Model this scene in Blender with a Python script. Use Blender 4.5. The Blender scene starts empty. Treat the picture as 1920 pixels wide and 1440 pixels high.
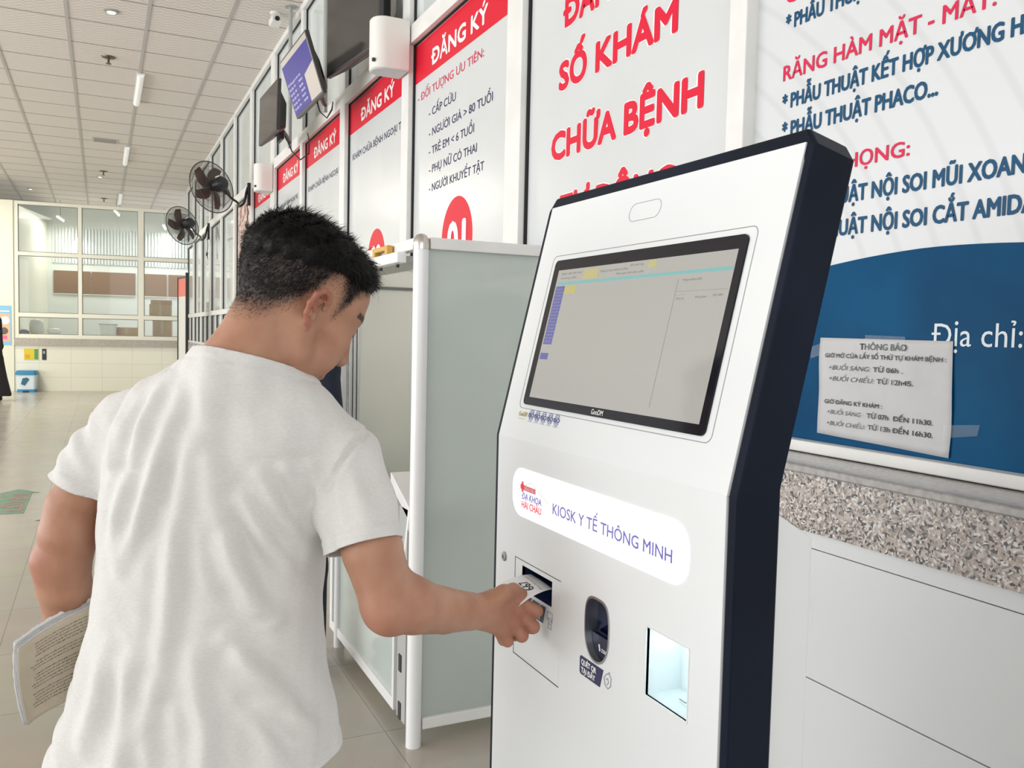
import bpy, bmesh, math, random
import numpy as np
from mathutils import Matrix, Vector
random.seed(7)
scene = bpy.context.scene
COL = scene.collection

# ---------------------------------------------------------------- camera
cam_data = bpy.data.cameras.new('camera')
cam_data.sensor_width = 36.0
cam_data.lens = 1603.0 / 1920.0 * 36.0
cam_data.clip_start = 0.02
cam = bpy.data.objects.new('camera', cam_data)
COL.objects.link(cam)
RX = Vector((0.90170, -0.43176, 0.02264))
UP = Vector((0.00374, 0.06017, 0.99818))
RX.normalize(); UP = (UP - UP.dot(RX) * RX).normalized(); BK = RX.cross(UP)
cam.matrix_world = Matrix(((RX.x, UP.x, BK.x, 0.0), (RX.y, UP.y, BK.y, 0.0),
                           (RX.z, UP.z, BK.z, 1.40), (0, 0, 0, 1)))
scene.camera = cam

# ---------------------------------------------------------------- light
scene.view_settings.view_transform = 'Standard'
scene.view_settings.look = 'None'
scene.view_settings.exposure = -0.28
scene.view_settings.gamma = 1.0
scene.view_settings.use_curve_mapping = False
world = bpy.data.worlds.new('daylight'); scene.world = world
world.use_nodes = True
_bg = world.node_tree.nodes['Background']
_bg.inputs[0].default_value = (0.96, 0.985, 1.0, 1); _bg.inputs[1].default_value = 1.15

def area(name, loc, rot, sx, sy, power, col=(1, 1, 1)):
    d = bpy.data.lights.new(name, 'AREA'); d.shape = 'RECTANGLE'
    d.size = sx; d.size_y = sy; d.energy = power; d.color = col
    o = bpy.data.objects.new(name, d); COL.objects.link(o)
    o.location = loc; o.rotation_euler = rot
    return o
# daylight through the open entrance on the left and behind the camera
area('entrance_daylight', (-8.6, 5.0, 2.3), (0, math.radians(-90), 0), 4.0, 14.0, 560, (0.97, 0.985, 1.0))
area('doorway_daylight', (-2.5, -5.6, 2.6), (math.radians(90), 0, 0), 7.0, 3.6, 150, (1.0, 1.0, 1.0))
area('ceiling_fill', (-9.4, 8.0, 0.5), (0, math.radians(-122), 0), 3.0, 18.0, 900, (1.0, 0.995, 0.98))  # added uplight to brighten the ceiling, as if bounced off ground outside
area('far_hall_fill', (-3.2, 17.5, 4.3), (0, 0, 0), 1.2, 5.0, 260, (1.0, 0.95, 0.82))  # added warm fill for the far end, without any fixtures

# ---------------------------------------------------------------- materials
MATS = {}
def mat(name, col, rough=0.5, metal=0.0, emit=None, es=1.0, spec=0.5, alpha=None, coat=0.0):
    if name in MATS: return MATS[name]
    m = bpy.data.materials.new(name); m.use_nodes = True
    b = m.node_tree.nodes['Principled BSDF']
    b.inputs['Base Color'].default_value = (*col, 1)
    b.inputs['Roughness'].default_value = rough
    b.inputs['Metallic'].default_value = metal
    b.inputs['Specular IOR Level'].default_value = spec
    if coat: b.inputs['Coat Weight'].default_value = coat; b.inputs['Coat Roughness'].default_value = 0.08
    if emit: b.inputs['Emission Color'].default_value = (*emit, 1); b.inputs['Emission Strength'].default_value = es
    if alpha is not None: b.inputs['Alpha'].default_value = alpha
    MATS[name] = m
    return m
def nodes(m):
    return m.node_tree.nodes, m.node_tree.links, m.node_tree.nodes['Principled BSDF']
def noise_col(m, c1, c2, scale, detail=4, lo=0.35, hi=0.65, bump=0.0, bscale=None, stretch=None):
    """colour mottling plus a little bump on object coordinates"""
    n, l, b = nodes(m)
    tc = n.new('ShaderNodeTexCoord'); mp = n.new('ShaderNodeMapping')
    if stretch: mp.inputs['Scale'].default_value = stretch
    l.new(tc.outputs['Object'], mp.inputs['Vector'])
    t = n.new('ShaderNodeTexNoise'); t.inputs['Scale'].default_value = scale; t.inputs['Detail'].default_value = detail
    l.new(mp.outputs[0], t.inputs['Vector'])
    r = n.new('ShaderNodeValToRGB')
    r.color_ramp.elements[0].position = lo; r.color_ramp.elements[0].color = (*c1, 1)
    r.color_ramp.elements[1].position = hi; r.color_ramp.elements[1].color = (*c2, 1)
    l.new(t.outputs[0], r.inputs[0]); l.new(r.outputs[0], b.inputs['Base Color'])
    if bump:
        t2 = n.new('ShaderNodeTexNoise'); t2.inputs['Scale'].default_value = bscale or scale * 4
        l.new(mp.outputs[0], t2.inputs['Vector'])
        bp = n.new('ShaderNodeBump'); bp.inputs['Strength'].default_value = bump; bp.inputs['Distance'].default_value = 0.002
        l.new(t2.outputs[0], bp.inputs['Height']); l.new(bp.outputs[0], b.inputs['Normal'])
    return m

ALU = noise_col(mat('white_aluminium', (0.80, 0.80, 0.78), 0.38), (0.77, 0.77, 0.75), (0.83, 0.83, 0.81), 6)
STEEL = mat('brushed_steel', (0.55, 0.55, 0.54), 0.3, 1.0)
GALV = mat('galvanised_steel', (0.42, 0.43, 0.42), 0.5, 0.4)
BLACK = mat('black_plastic', (0.012, 0.012, 0.015), 0.35)
RUBBER = mat('black_gasket', (0.015, 0.015, 0.017), 0.6)
FROST = noise_col(mat('frosted_glass', (0.62, 0.68, 0.66), 0.08, spec=0.6), (0.66, 0.71, 0.69), (0.71, 0.75, 0.74), 2.0)
UPGLASS = noise_col(mat('film_backed_glass', (0.55, 0.6, 0.59), 0.05, spec=0.8), (0.60, 0.65, 0.64), (0.70, 0.74, 0.73), 1.2)
VINYL = noise_col(mat('banner_vinyl', (0.76, 0.78, 0.79), 0.25), (0.63, 0.655, 0.66), (0.67, 0.69, 0.70), 1.5)
RED = mat('banner_red', (0.70, 0.008, 0.032), 0.4, spec=0.2)
REDTXT = mat('red_ink', (0.72, 0.012, 0.045), 0.4, spec=0.2)
PINKRED = mat('rose_red_ink', (0.68, 0.022, 0.08), 0.45, spec=0.2)
NAVY = mat('navy_ink', (0.028, 0.028, 0.10), 0.45, spec=0.2)
BLUEINK = mat('blue_ink', (0.008, 0.075, 0.17), 0.45, spec=0.2)
WHITEINK = mat('white_ink', (0.88, 0.88, 0.87), 0.4)
PALEBLUEINK = mat('pale_blue_ink', (0.68, 0.75, 0.8), 0.4)
BLACKINK = mat('black_ink', (0.02, 0.02, 0.025), 0.6)
GREYINK = mat('grey_ink', (0.22, 0.22, 0.24), 0.6)
PAPER = noise_col(mat('white_paper', (0.72, 0.72, 0.72), 0.7), (0.54, 0.54, 0.55), (0.59, 0.59, 0.60), 9, bump=0.15, bscale=14)
CREAM = noise_col(mat('lamp_warmed_cream', (0.80, 0.79, 0.66), 0.5), (0.80, 0.79, 0.65), (0.83, 0.82, 0.69), 0.8)  # end wall cream: yellow of the interior lamp light put into the colour
CREAMALU = mat('cream_aluminium', (0.82, 0.81, 0.70), 0.4)

def clear_glass():
    m = mat('clear_glass', (0.8, 0.85, 0.84), 0.02)
    n, l, b = nodes(m)
    out = n['Material Output']
    tr = n.new('ShaderNodeBsdfTransparent'); tr.inputs[0].default_value = (0.93, 0.955, 0.945, 1)
    gl = n.new('ShaderNodeBsdfGlossy'); gl.inputs['Roughness'].default_value = 0.03
    fr = n.new('ShaderNodeFresnel'); fr.inputs[0].default_value = 1.38
    mx = n.new('ShaderNodeMixShader')
    l.new(fr.outputs[0], mx.inputs[0]); l.new(tr.outputs[0], mx.inputs[1]); l.new(gl.outputs[0], mx.inputs[2])
    l.new(mx.outputs[0], out.inputs['Surface'])
    return m
GLASS = clear_glass()

def floor_mat():
    m = mat('floor_tiles', (0.4, 0.38, 0.33), 0.16, spec=0.45)
    n, l, b = nodes(m)
    tc = n.new('ShaderNodeTexCoord'); mp = n.new('ShaderNodeMapping')
    mp.inputs['Location'].default_value = (0.406, -3.48, 0)
    l.new(tc.outputs['Object'], mp.inputs['Vector'])
    br = n.new('ShaderNodeTexBrick'); br.offset = 0.0; br.squash = 1.0
    br.inputs['Scale'].default_value = 1.0
    br.inputs['Brick Width'].default_value = 0.65; br.inputs['Row Height'].default_value = 0.65
    br.inputs['Mortar Size'].default_value = 0.0022; br.inputs['Mortar Smooth'].default_value = 0.2
    br.inputs['Color1'].default_value = (0.49, 0.45, 0.385, 1); br.inputs['Color2'].default_value = (0.515, 0.475, 0.41, 1)
    br.inputs['Mortar'].default_value = (0.30, 0.27, 0.23, 1)
    l.new(mp.outputs[0], br.inputs['Vector'])
    ns = n.new('ShaderNodeTexNoise'); ns.inputs['Scale'].default_value = 3; ns.inputs['Detail'].default_value = 6
    l.new(tc.outputs['Object'], ns.inputs['Vector'])
    mx = n.new('ShaderNodeMix'); mx.data_type = 'RGBA'; mx.blend_type = 'MULTIPLY'; mx.inputs[0].default_value = 0.25
    l.new(br.outputs['Color'], mx.inputs[6]); l.new(ns.outputs['Color'], mx.inputs[7]); l.new(mx.outputs[2], b.inputs['Base Color'])
    rr = n.new('ShaderNodeMapRange'); rr.inputs[3].default_value = 0.14; rr.inputs[4].default_value = 0.3
    l.new(ns.outputs[0], rr.inputs[0]); l.new(rr.outputs[0], b.inputs['Roughness'])
    return m

def ceiling_mat():
    m = mat('ceiling_tiles', (0.6, 0.58, 0.54), 0.7)
    n, l, b = nodes(m)
    tc = n.new('ShaderNodeTexCoord')
    sep = n.new('ShaderNodeSeparateXYZ'); l.new(tc.outputs['Object'], sep.inputs[0])
    def mth(op, a, bb=None):
        k = n.new('ShaderNodeMath'); k.operation = op
        for i, v in enumerate((a, bb)):
            if v is None: continue
            if isinstance(v, (int, float)): k.inputs[i].default_value = v
            else: l.new(v, k.inputs[i])
        return k.outputs[0]
    # embossed ripple pattern: rows of short waves shifted by half from row to row
    sx = mth('SINE', mth('MULTIPLY', sep.outputs[0], 62.0))
    yy = mth('ADD', mth('MULTIPLY', sep.outputs[1], 78.0), mth('MULTIPLY', sx, 1.5))
    s2 = mth('SINE', yy)
    v = mth('MULTIPLY_ADD', s2, 0.5); v.node.inputs[2].default_value = 0.5
    r = n.new('ShaderNodeValToRGB')
    r.color_ramp.elements[0].color = (0.65, 0.605, 0.555, 1); r.color_ramp.elements[1].color = (0.79, 0.74, 0.69, 1)
    l.new(v, r.inputs[0]); l.new(r.outputs[0], b.inputs['Base Color'])
    bp = n.new('ShaderNodeBump'); bp.inputs['Strength'].default_value = 0.35; bp.inputs['Distance'].default_value = 0.006
    l.new(v, bp.inputs['Height']); l.new(bp.outputs[0], b.inputs['Normal'])
    return m

def granite_mat():
    m = mat('granite', (0.5, 0.45, 0.42), 0.28)
    n, l, b = nodes(m)
    tc = n.new('ShaderNodeTexCoord')
    v = n.new('ShaderNodeTexVoronoi'); v.inputs['Scale'].default_value = 190
    nz = n.new('ShaderNodeTexNoise'); nz.inputs['Scale'].default_value = 30; nz.inputs['Detail'].default_value = 3
    ds = n.new('ShaderNodeMix'); ds.data_type = 'VECTOR'; ds.inputs[0].default_value = 0.03
    l.new(tc.outputs['Object'], ds.inputs[4]); l.new(nz.outputs['Color'], ds.inputs[5]); l.new(tc.outputs['Object'], nz.inputs['Vector'])
    l.new(ds.outputs[1], v.inputs['Vector'])
    sp = n.new('ShaderNodeSeparateColor'); l.new(v.outputs['Color'], sp.inputs[0])
    r = n.new('ShaderNodeValToRGB'); cr = r.color_ramp; cr.interpolation = 'CONSTANT'
    cr.elements[0].position = 0.0; cr.elements[0].color = (0.05, 0.045, 0.045, 1)
    cr.elements[1].position = 0.16; cr.elements[1].color = (0.22, 0.20, 0.19, 1)
    for p, c in ((0.34, (0.34, 0.29, 0.255)), (0.5, (0.44, 0.36, 0.315)), (0.68, (0.5, 0.46, 0.43)), (0.86, (0.68, 0.66, 0.63))):
        e = cr.elements.new(p); e.color = (*c, 1)
    l.new(sp.outputs[0], r.inputs[0]); l.new(r.outputs[0], b.inputs['Base Color'])
    return m

def shirt_mat():
    m = mat('white_cotton', (0.83, 0.82, 0.80), 0.85, spec=0.2)
    n, l, b = nodes(m)
    b.inputs['Sheen Weight'].default_value = 0.15
    tc = n.new('ShaderNodeTexCoord'); mp = n.new('ShaderNodeMapping'); mp.inputs['Scale'].default_value = (1, 1, 5)
    l.new(tc.outputs['Object'], mp.inputs[0])
    t = n.new('ShaderNodeTexNoise'); t.inputs['Scale'].default_value = 160; t.inputs['Detail'].default_value = 3
    l.new(mp.outputs[0], t.inputs['Vector'])
    t3 = n.new('ShaderNodeTexNoise'); t3.inputs['Scale'].default_value = 38; t3.inputs['Detail'].default_value = 5
    l.new(tc.outputs['Object'], t3.inputs['Vector'])
    r = n.new('ShaderNodeValToRGB'); r.color_ramp.elements[0].position = 0.3; r.color_ramp.elements[1].position = 0.7
    r.color_ramp.elements[0].color = (0.635, 0.625, 0.61, 1); r.color_ramp.elements[1].color = (0.70, 0.69, 0.675, 1)
    l.new(t.outputs[0], r.inputs[0]); l.new(r.outputs[0], b.inputs['Base Color'])
    ad = n.new('ShaderNodeMath'); ad.operation = 'MULTIPLY_ADD'; ad.inputs[1].default_value = 0.35
    l.new(t.outputs[0], ad.inputs[0]); l.new(t3.outputs[0], ad.inputs[2])
    bp = n.new('ShaderNodeBump'); bp.inputs['Strength'].default_value = 0.5; bp.inputs['Distance'].default_value = 0.003
    l.new(ad.outputs[0], bp.inputs['Height']); l.new(bp.outputs[0], b.inputs['Normal'])
    return m

def skin_mat():
    m = mat('skin', (0.5, 0.28, 0.19), 0.5, spec=0.35)
    n, l, b = nodes(m)
    b.inputs['Subsurface Weight'].default_value = 0.12
    b.inputs['Subsurface Radius'].default_value = (0.012, 0.005, 0.003)
    b.inputs['Subsurface Scale'].default_value = 0.6
    tc = n.new('ShaderNodeTexCoord')
    t = n.new('ShaderNodeTexNoise'); t.inputs['Scale'].default_value = 22; t.inputs['Detail'].default_value = 6
    l.new(tc.outputs['Object'], t.inputs['Vector'])
    r = n.new('ShaderNodeValToRGB'); r.color_ramp.elements[0].position = 0.3; r.color_ramp.elements[1].position = 0.72
    r.color_ramp.elements[0].color = (0.37, 0.18, 0.112, 1); r.color_ramp.elements[1].color = (0.46, 0.25, 0.165, 1)
    l.new(t.outputs[0], r.inputs[0])
    at = n.new('ShaderNodeAttribute'); at.attribute_name = 'stubble'
    mx = n.new('ShaderNodeMix'); mx.data_type = 'RGBA'
    mx.inputs[7].default_value = (0.035, 0.026, 0.024, 1)
    l.new(at.outputs['Fac'], mx.inputs[0]); l.new(r.outputs[0], mx.inputs[6])
    at2 = n.new('ShaderNodeAttribute'); at2.attribute_name = 'redness'
    mx2 = n.new('ShaderNodeMix'); mx2.data_type = 'RGBA'; mx2.inputs[7].default_value = (0.36, 0.115, 0.085, 1)
    l.new(at2.outputs['Fac'], mx2.inputs[0]); l.new(mx.outputs[2], mx2.inputs[6])
    l.new(mx2.outputs[2], b.inputs['Base Color'])
    t2 = n.new('ShaderNodeTexNoise'); t2.inputs['Scale'].default_value = 260; t2.inputs['Detail'].default_value = 2
    l.new(tc.outputs['Object'], t2.inputs['Vector'])
    bp = n.new('ShaderNodeBump'); bp.inputs['Strength'].default_value = 0.12; bp.inputs['Distance'].default_value = 0.001
    l.new(t2.outputs[0], bp.inputs['Height']); l.new(bp.outputs[0], b.inputs['Normal'])
    return m
GRANITE = granite_mat()

# ---------------------------------------------------------------- helpers
class MB:
    """collects geometry, then links it as one mesh object"""
    def __init__(s): s.v = []; s.f = []
    def add(s, vs, fs):
        k = len(s.v); s.v += [tuple(p) for p in vs]; s.f += [tuple(i + k for i in f) for f in fs]; return s
    def box(s, lo, hi):
        (a, b, c), (d, e, f) = lo, hi
        return s.add([(a, b, c), (d, b, c), (d, e, c), (a, e, c), (a, b, f), (d, b, f), (d, e, f), (a, e, f)],
                     [(0, 3, 2, 1), (4, 5, 6, 7), (0, 1, 5, 4), (1, 2, 6, 5), (2, 3, 7, 6), (3, 0, 4, 7)])
    def prism(s, poly, ax, lo, hi):
        """polygon of two coordinates extruded along axis ax"""
        n = len(poly)
        def mk(p, h):
            q = list(p); q.insert(ax, h); return tuple(q)
        vs = [mk(p, lo) for p in poly] + [mk(p, hi) for p in poly]
        return s.add(vs, [tuple(range(n))[::-1], tuple(range(n, 2 * n))] + [(i, (i + 1) % n, n + (i + 1) % n, n + i) for i in range(n)])
    def tube(s, pts, r, n=10, cap=True, closed=False):
        pts = [Vector(p) for p in pts]; m = len(pts); base = len(s.v)
        rr = r if isinstance(r, (list, tuple)) else [r] * m
        up = None
        for i, p in enumerate(pts):
            a = pts[(i - 1) % m] if (i > 0 or closed) else p
            b = pts[(i + 1) % m] if (i < m - 1 or closed) else p
            t = (b - a).normalized()
            if up is None:
                up = Vector((0, 0, 1)) if abs(t.z) < 0.9 else Vector((1, 0, 0))
            up = (up - t * up.dot(t)).normalized(); sd = t.cross(up)
            for k in range(n):
                an = 2 * math.pi * k / n
                s.v.append(tuple(p + (up * math.cos(an) + sd * math.sin(an)) * rr[i]))
        for i in range(m if closed else m - 1):
            j = (i + 1) % m
            for k in range(n):
                k2 = (k + 1) % n
                s.f.append((base + i * n + k, base + i * n + k2, base + j * n + k2, base + j * n + k))
        if cap and not closed:
            s.f.append(tuple(base + k for k in range(n))[::-1]); s.f.append(tuple(base + (m - 1) * n + k for k in range(n)))
        return s
    def lathe(s, prof, n=24, M=None):
        """(radius, height) profile turned about local z"""
        base = len(s.v); M = M or Matrix()
        for r, h in prof:
            for k in range(n):
                a = 2 * math.pi * k / n
                s.v.append(tuple(M @ Vector((r * math.cos(a), r * math.sin(a), h))))
        for i in range(len(prof) - 1):
            for k in range(n):
                k2 = (k + 1) % n
                s.f.append((base + i * n + k, base + i * n + k2, base + (i + 1) * n + k2, base + (i + 1) * n + k))
        s.f.append(tuple(base + k for k in range(n))[::-1]); s.f.append(tuple(base + (len(prof) - 1) * n + k for k in range(n)))
        return s
    def build(s, name, m, parent=None, bevel=0.0, smooth=False, seg=2, mw=None):
        me = bpy.data.meshes.new(name)
        vs = s.v if mw is None else [tuple(mw @ Vector(p)) for p in s.v]
        me.from_pydata(vs, [], s.f); me.update()
        return link(name, me, m, parent, bevel, smooth, seg)
def link(name, me, m, parent=None, bevel=0.0, smooth=False, seg=2):
    o = bpy.data.objects.new(name, me); COL.objects.link(o)
    if m is not None: me.materials.append(m)
    if parent is not None: o.parent = parent
    if smooth:
        me.polygons.foreach_set('use_smooth', [True] * len(me.polygons))
        if smooth == 'auto':
            bm = bmesh.new(); bm.from_mesh(me)
            for e in bm.edges:
                if len(e.link_faces) == 2 and e.calc_face_angle(0) > 0.6: e.smooth = False
            bm.to_mesh(me); bm.free()
    if bevel:
        b = o.modifiers.new('bevel', 'BEVEL'); b.width = bevel; b.segments = seg; b.limit_method = 'ANGLE'
        b.angle_limit = math.radians(40); b.harden_normals = False
    return o
def tag(o, label, cat, group=None, kind=None):
    o['label'] = label; o['category'] = cat
    if group: o['group'] = group
    if kind: o['kind'] = kind
    return o
def thing(name, label, cat, loc=(0, 0, 0), rot=None, group=None, kind=None):
    o = bpy.data.objects.new(name, None); COL.objects.link(o)
    o.empty_display_size = 0.1
    if rot is None: o.location = loc
    else: o.matrix_world = Matrix.Translation(loc) @ rot.to_4x4()
    return tag(o, label, cat, group, kind)
def struct(o): o['kind'] = 'structure'; return o
WALLROT = Matrix(((0, 0, -1), (-1, 0, 0), (0, 1, 0)))    # local x = -Y, y = up, z = out of the counter wall

_deps = None
HORN = {'Ơ': 'O', 'Ớ': 'Ó', 'Ờ': 'Ò', 'Ở': 'Ỏ', 'Ỡ': 'Õ', 'Ợ': 'Ọ'}
_glyphw = {}
def text_mesh(body, off=0.0, shear=0.0, spacing=1.0):
    """flat lettering; barred D and horned O are drawn as the plain letter plus their bar or horn"""
    plain = ''.join(HORN.get(c, 'D' if c == 'Đ' else c) for c in body)
    me = raw_text(plain, off, shear, spacing)
    if plain == body: return me
    bm = bmesh.new(); bm.from_mesh(me)
    def right(s):
        m = raw_text(s, off, 0.0, spacing); x = max(v.co.x for v in m.vertices); bpy.data.meshes.remove(m); return x
    for i, c in enumerate(body):
        if plain[i] == c: continue
        xr = right(plain[:i + 1])
        if c == 'Đ':
            if off not in _glyphw:
                m = raw_text('D', off, 0.0, spacing); xs = [v.co.x for v in m.vertices]; _glyphw[off] = max(xs) - min(xs); bpy.data.meshes.remove(m)
            xl = xr - _glyphw[off]; q = [(xl - 0.09, 0.335), (xl + 0.24, 0.335), (xl + 0.24, 0.405), (xl - 0.09, 0.405)]
        else:
            q = [(xr - 0.12, 0.62), (xr - 0.04, 0.60), (xr + 0.05, 0.68), (xr + 0.07, 0.79), (xr - 0.01, 0.79), (xr - 0.03, 0.71)]
        bm.faces.new([bm.verts.new((x + shear * y, y, 0.00007)) for x, y in q])
    bm.to_mesh(me); bm.free(); me.update()
    return me
def raw_text(body, off=0.0, shear=0.0, spacing=1.0):
    c = bpy.data.curves.new('lettering', 'FONT'); c.body = body; c.size = 1.0; c.offset = off; c.shear = shear
    c.space_character = spacing; c.resolution_u = 3
    o = bpy.data.objects.new('lettering', c); COL.objects.link(o)
    bpy.context.view_layer.update()
    me = bpy.data.meshes.new_from_object(o.evaluated_get(bpy.context.evaluated_depsgraph_get()))
    bpy.data.objects.remove(o); bpy.data.curves.remove(c)
    return me
CAP = 0.729
def text(parent, body, u0, u1, v, cap, m, z=0.002, off=0.0, shear=0.0, name='lettering', spacing=1.0, rot=0.0, mw=None):
    """lettering fitted between u0 and u1 on the local x axis, baseline v, capital height cap; off fattens the strokes"""
    thin = min(off, 0.0); off = max(off, 0.0)
    me = text_mesh(body, thin, shear, spacing)
    n = len(me.vertices); co = np.empty(n * 3); me.vertices.foreach_get('co', co); co = co.reshape(-1, 3)
    x0, x1 = co[:, 0].min() - off, co[:, 0].max() + off
    sx = (u1 - u0) / max(x1 - x0, 1e-6) if u1 is not None else cap / CAP
    sy = cap / CAP
    co[:, 0] = (co[:, 0] - x0) * sx + u0; co[:, 1] = co[:, 1] * sy + v; co[:, 2] += z
    fs = [tuple(p.vertices) for p in me.polygons]
    bpy.data.meshes.remove(me)
    # word boundaries along the line, so that words standing apart become parts of their own
    cuts = []
    if cap >= 0.009 and not rot and ' ' in body:
        plain = ''.join(HORN.get(c, 'D' if c == 'Đ' else c) for c in body)
        for i, c in enumerate(body):
            if c == ' ' and body[:i].strip() and body[i + 1:].strip() and body[i - 1] not in ' -*>+<':
                pre = raw_text(plain[:i], thin, shear, spacing); cuts.append((max(q.co.x for q in pre.vertices) + 0.09 - x0) * sx + u0); bpy.data.meshes.remove(pre)
    if off > 0:
        if u1 is None: off = off * 1.0
        V = []; F = []
        for k in range(8):
            a = math.pi * k / 4; V.append(co + np.array((off * sy * math.cos(a), off * sy * math.sin(a), 4e-5 * k))); F += [tuple(i + n * k for i in f) for f in fs]
        co = np.concatenate(V); fs = F
    if rot:
        cx, cy = (co[:, 0].min() + co[:, 0].max()) / 2, (co[:, 1].min() + co[:, 1].max()) / 2
        c, s_ = math.cos(rot), math.sin(rot); X, Y = co[:, 0] - cx, co[:, 1] - cy
        co[:, 0], co[:, 1] = cx + c * X - s_ * Y, cy + s_ * X + c * Y
    flat = co
    if mw is not None:
        co = np.array([mw @ Vector(p) for p in co])
    words_ = {}
    for f in fs: words_.setdefault(sum(1 for c in cuts if sum(flat[i, 0] for i in f) / len(f) > c), []).append(f)
    first = None
    for k in sorted(words_):
        used = sorted({i for f in words_[k] for i in f}); at = {i: j for j, i in enumerate(used)}
        me = bpy.data.meshes.new(name); me.from_pydata(co[used].tolist(), [], [tuple(at[i] for i in f) for f in words_[k]]); me.update()
        o = link(name, me, m, parent); first = first or o
    return first
def rrect(u0, v0, u1, v1, r, n=6):
    pts = []
    for cx, cy, a0 in ((u1 - r, v1 - r, 0), (u0 + r, v1 - r, 90), (u0 + r, v0 + r, 180), (u1 - r, v0 + r, 270)):
        for k in range(n + 1):
            a = math.radians(a0 + 90 * k / n); pts.append((cx + r * math.cos(a), cy + r * math.sin(a)))
    return pts
def slab(pts, z0, z1, mb=None):
    return (mb or MB()).prism(pts, 2, z0, z1)
def ring(outer, inner, z0, z1, mb=None):
    mb = mb or MB(); n = len(outer)
    vs = [(*p, z0) for p in outer] + [(*p, z0) for p in inner] + [(*p, z1) for p in outer] + [(*p, z1) for p in inner]
    fs = []
    for i in range(n):
        j = (i + 1) % n
        fs += [(2 * n + i, 2 * n + j, 3 * n + j, 3 * n + i), (i, n + i, n + j, j), (i, j, 2 * n + j, 2 * n + i), (n + i, 3 * n + i, 3 * n + j, n + j)]
    return mb.add(vs, fs)
def holed(u0, v0, u1, v1, holes, z0, z1):
    """rectangular panel with rectangular holes"""
    us = sorted({u0, u1, *[h[0] for h in holes], *[h[2] for h in holes]}); vs = sorted({v0, v1, *[h[1] for h in holes], *[h[3] for h in holes]})
    mb = MB()
    def hole(i, j):
        if i < 0 or j < 0 or i >= len(us) - 1 or j >= len(vs) - 1: return True
        cu, cv = (us[i] + us[i + 1]) / 2, (vs[j] + vs[j + 1]) / 2
        return any(h[0] < cu < h[2] and h[1] < cv < h[3] for h in holes)
    for i in range(len(us) - 1):
        for j in range(len(vs) - 1):
            if hole(i, j): continue
            a, b, c, d = us[i], us[i + 1], vs[j], vs[j + 1]
            mb.add([(a, c, z1), (b, c, z1), (b, d, z1), (a, d, z1)], [(0, 1, 2, 3)])
            mb.add([(a, c, z0), (b, c, z0), (b, d, z0), (a, d, z0)], [(3, 2, 1, 0)])
            for di, dj, p, q in ((-1, 0, (a, d), (a, c)), (1, 0, (b, c), (b, d)), (0, -1, (a, c), (b, c)), (0, 1, (b, d), (a, d))):
                if hole(i + di, j + dj):
                    mb.add([(*p, z0), (*q, z0), (*q, z1), (*p, z1)], [(0, 1, 2, 3)])
    return mb
# ================================================================ THE HALL
W = 1.75; HC = 4.46
def fl(mb_lo, mb_hi, name, m, parent=None, bevel=0.0):
    return MB().box(mb_lo, mb_hi).build(name, m, parent, bevel)
struct(fl((-9, -6, -0.1), (2.3, 26.2, 0), 'floor', floor_mat()))
struct(fl((-9, -6, HC), (2.3, 26.2, HC + 0.12), 'ceiling', ceiling_mat()))
# ceiling grid: wide bars along the hall, thin joints across
g = MB(); gx = 1.143
while gx > -9: g.box((gx - 0.016, -6, HC - 0.008), (gx + 0.016, 24.6, HC + 0.004)); gx -= 0.722
struct(g.build('trim_1', mat('ceiling_bar', (0.50, 0.48, 0.455), 0.6)))
g = MB(); gy = 10.53 - 0.765 * 21
while gy < 24.6: g.box((-9, gy - 0.006, HC - 0.004), (1.70, gy + 0.006, HC + 0.004)); gy += 0.765
struct(g.build('trim_2', mat('ceiling_joint', (0.33, 0.31, 0.29), 0.7)))

# --- counter wall: posts, rails, glazed bays -----------------------------------
POSTS = [(0.40, 0.52), (2.02, 2.098), (3.53, 3.69), (5.12, 5.25), (6.66, 6.81), (8.23, 8.33), (9.69, 9.92), (11.26, 11.42), (12.78, 12.92), (14.30, 14.42), (15.86, 15.98), (17.35, 17.47), (18.85, 18.97)]
YEND = 20.4
p = MB().box((1.80, -2.0, 0), (1.95, YEND + 0.3, HC))
# the wall body stands behind the glazing
struct(p.build('wall_right', mat('wall_backing', (0.62, 0.65, 0.64), 0.7)))
for i, (a, b) in enumerate(POSTS):
    struct(fl((1.705, a, 1.105), (1.80, b, HC), 'trim_%d' % (3 + i), ALU, None, 0.004))
struct(fl((1.70, -2.0, 4.40), (1.80, YEND, HC), 'trim_20', ALU))
struct(fl((1.708, -2.0, 1.105), (1.80, 3.53, 1.135), 'trim_21', ALU, None, 0.003))
wn = 0
def pane(y0, y1, z0, z1, m, parent, name):
    MB().box((1.752, y0, z0), (1.775, y1, z1)).build(name, m, parent)
    gk = MB(); t = 0.007; g0 = 1.736
    gk.box((g0, y0, z0), (1.752, y0 + t, z1)); gk.box((g0, y1 - t, z0), (1.752, y1, z1))
    gk.box((g0, y0, z0), (1.752, y1, z0 + t)); gk.box((g0, y0, z1 - t), (1.752, y1, z1))
    gk.build('gasket', RUBBER, parent)
OPENGLASS = noise_col(mat('ticket_window_glass', (0.4, 0.44, 0.44), 0.05, spec=0.8), (0.30, 0.34, 0.34), (0.62, 0.66, 0.66), 1.6, stretch=(1, 5, 0.6))
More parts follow.
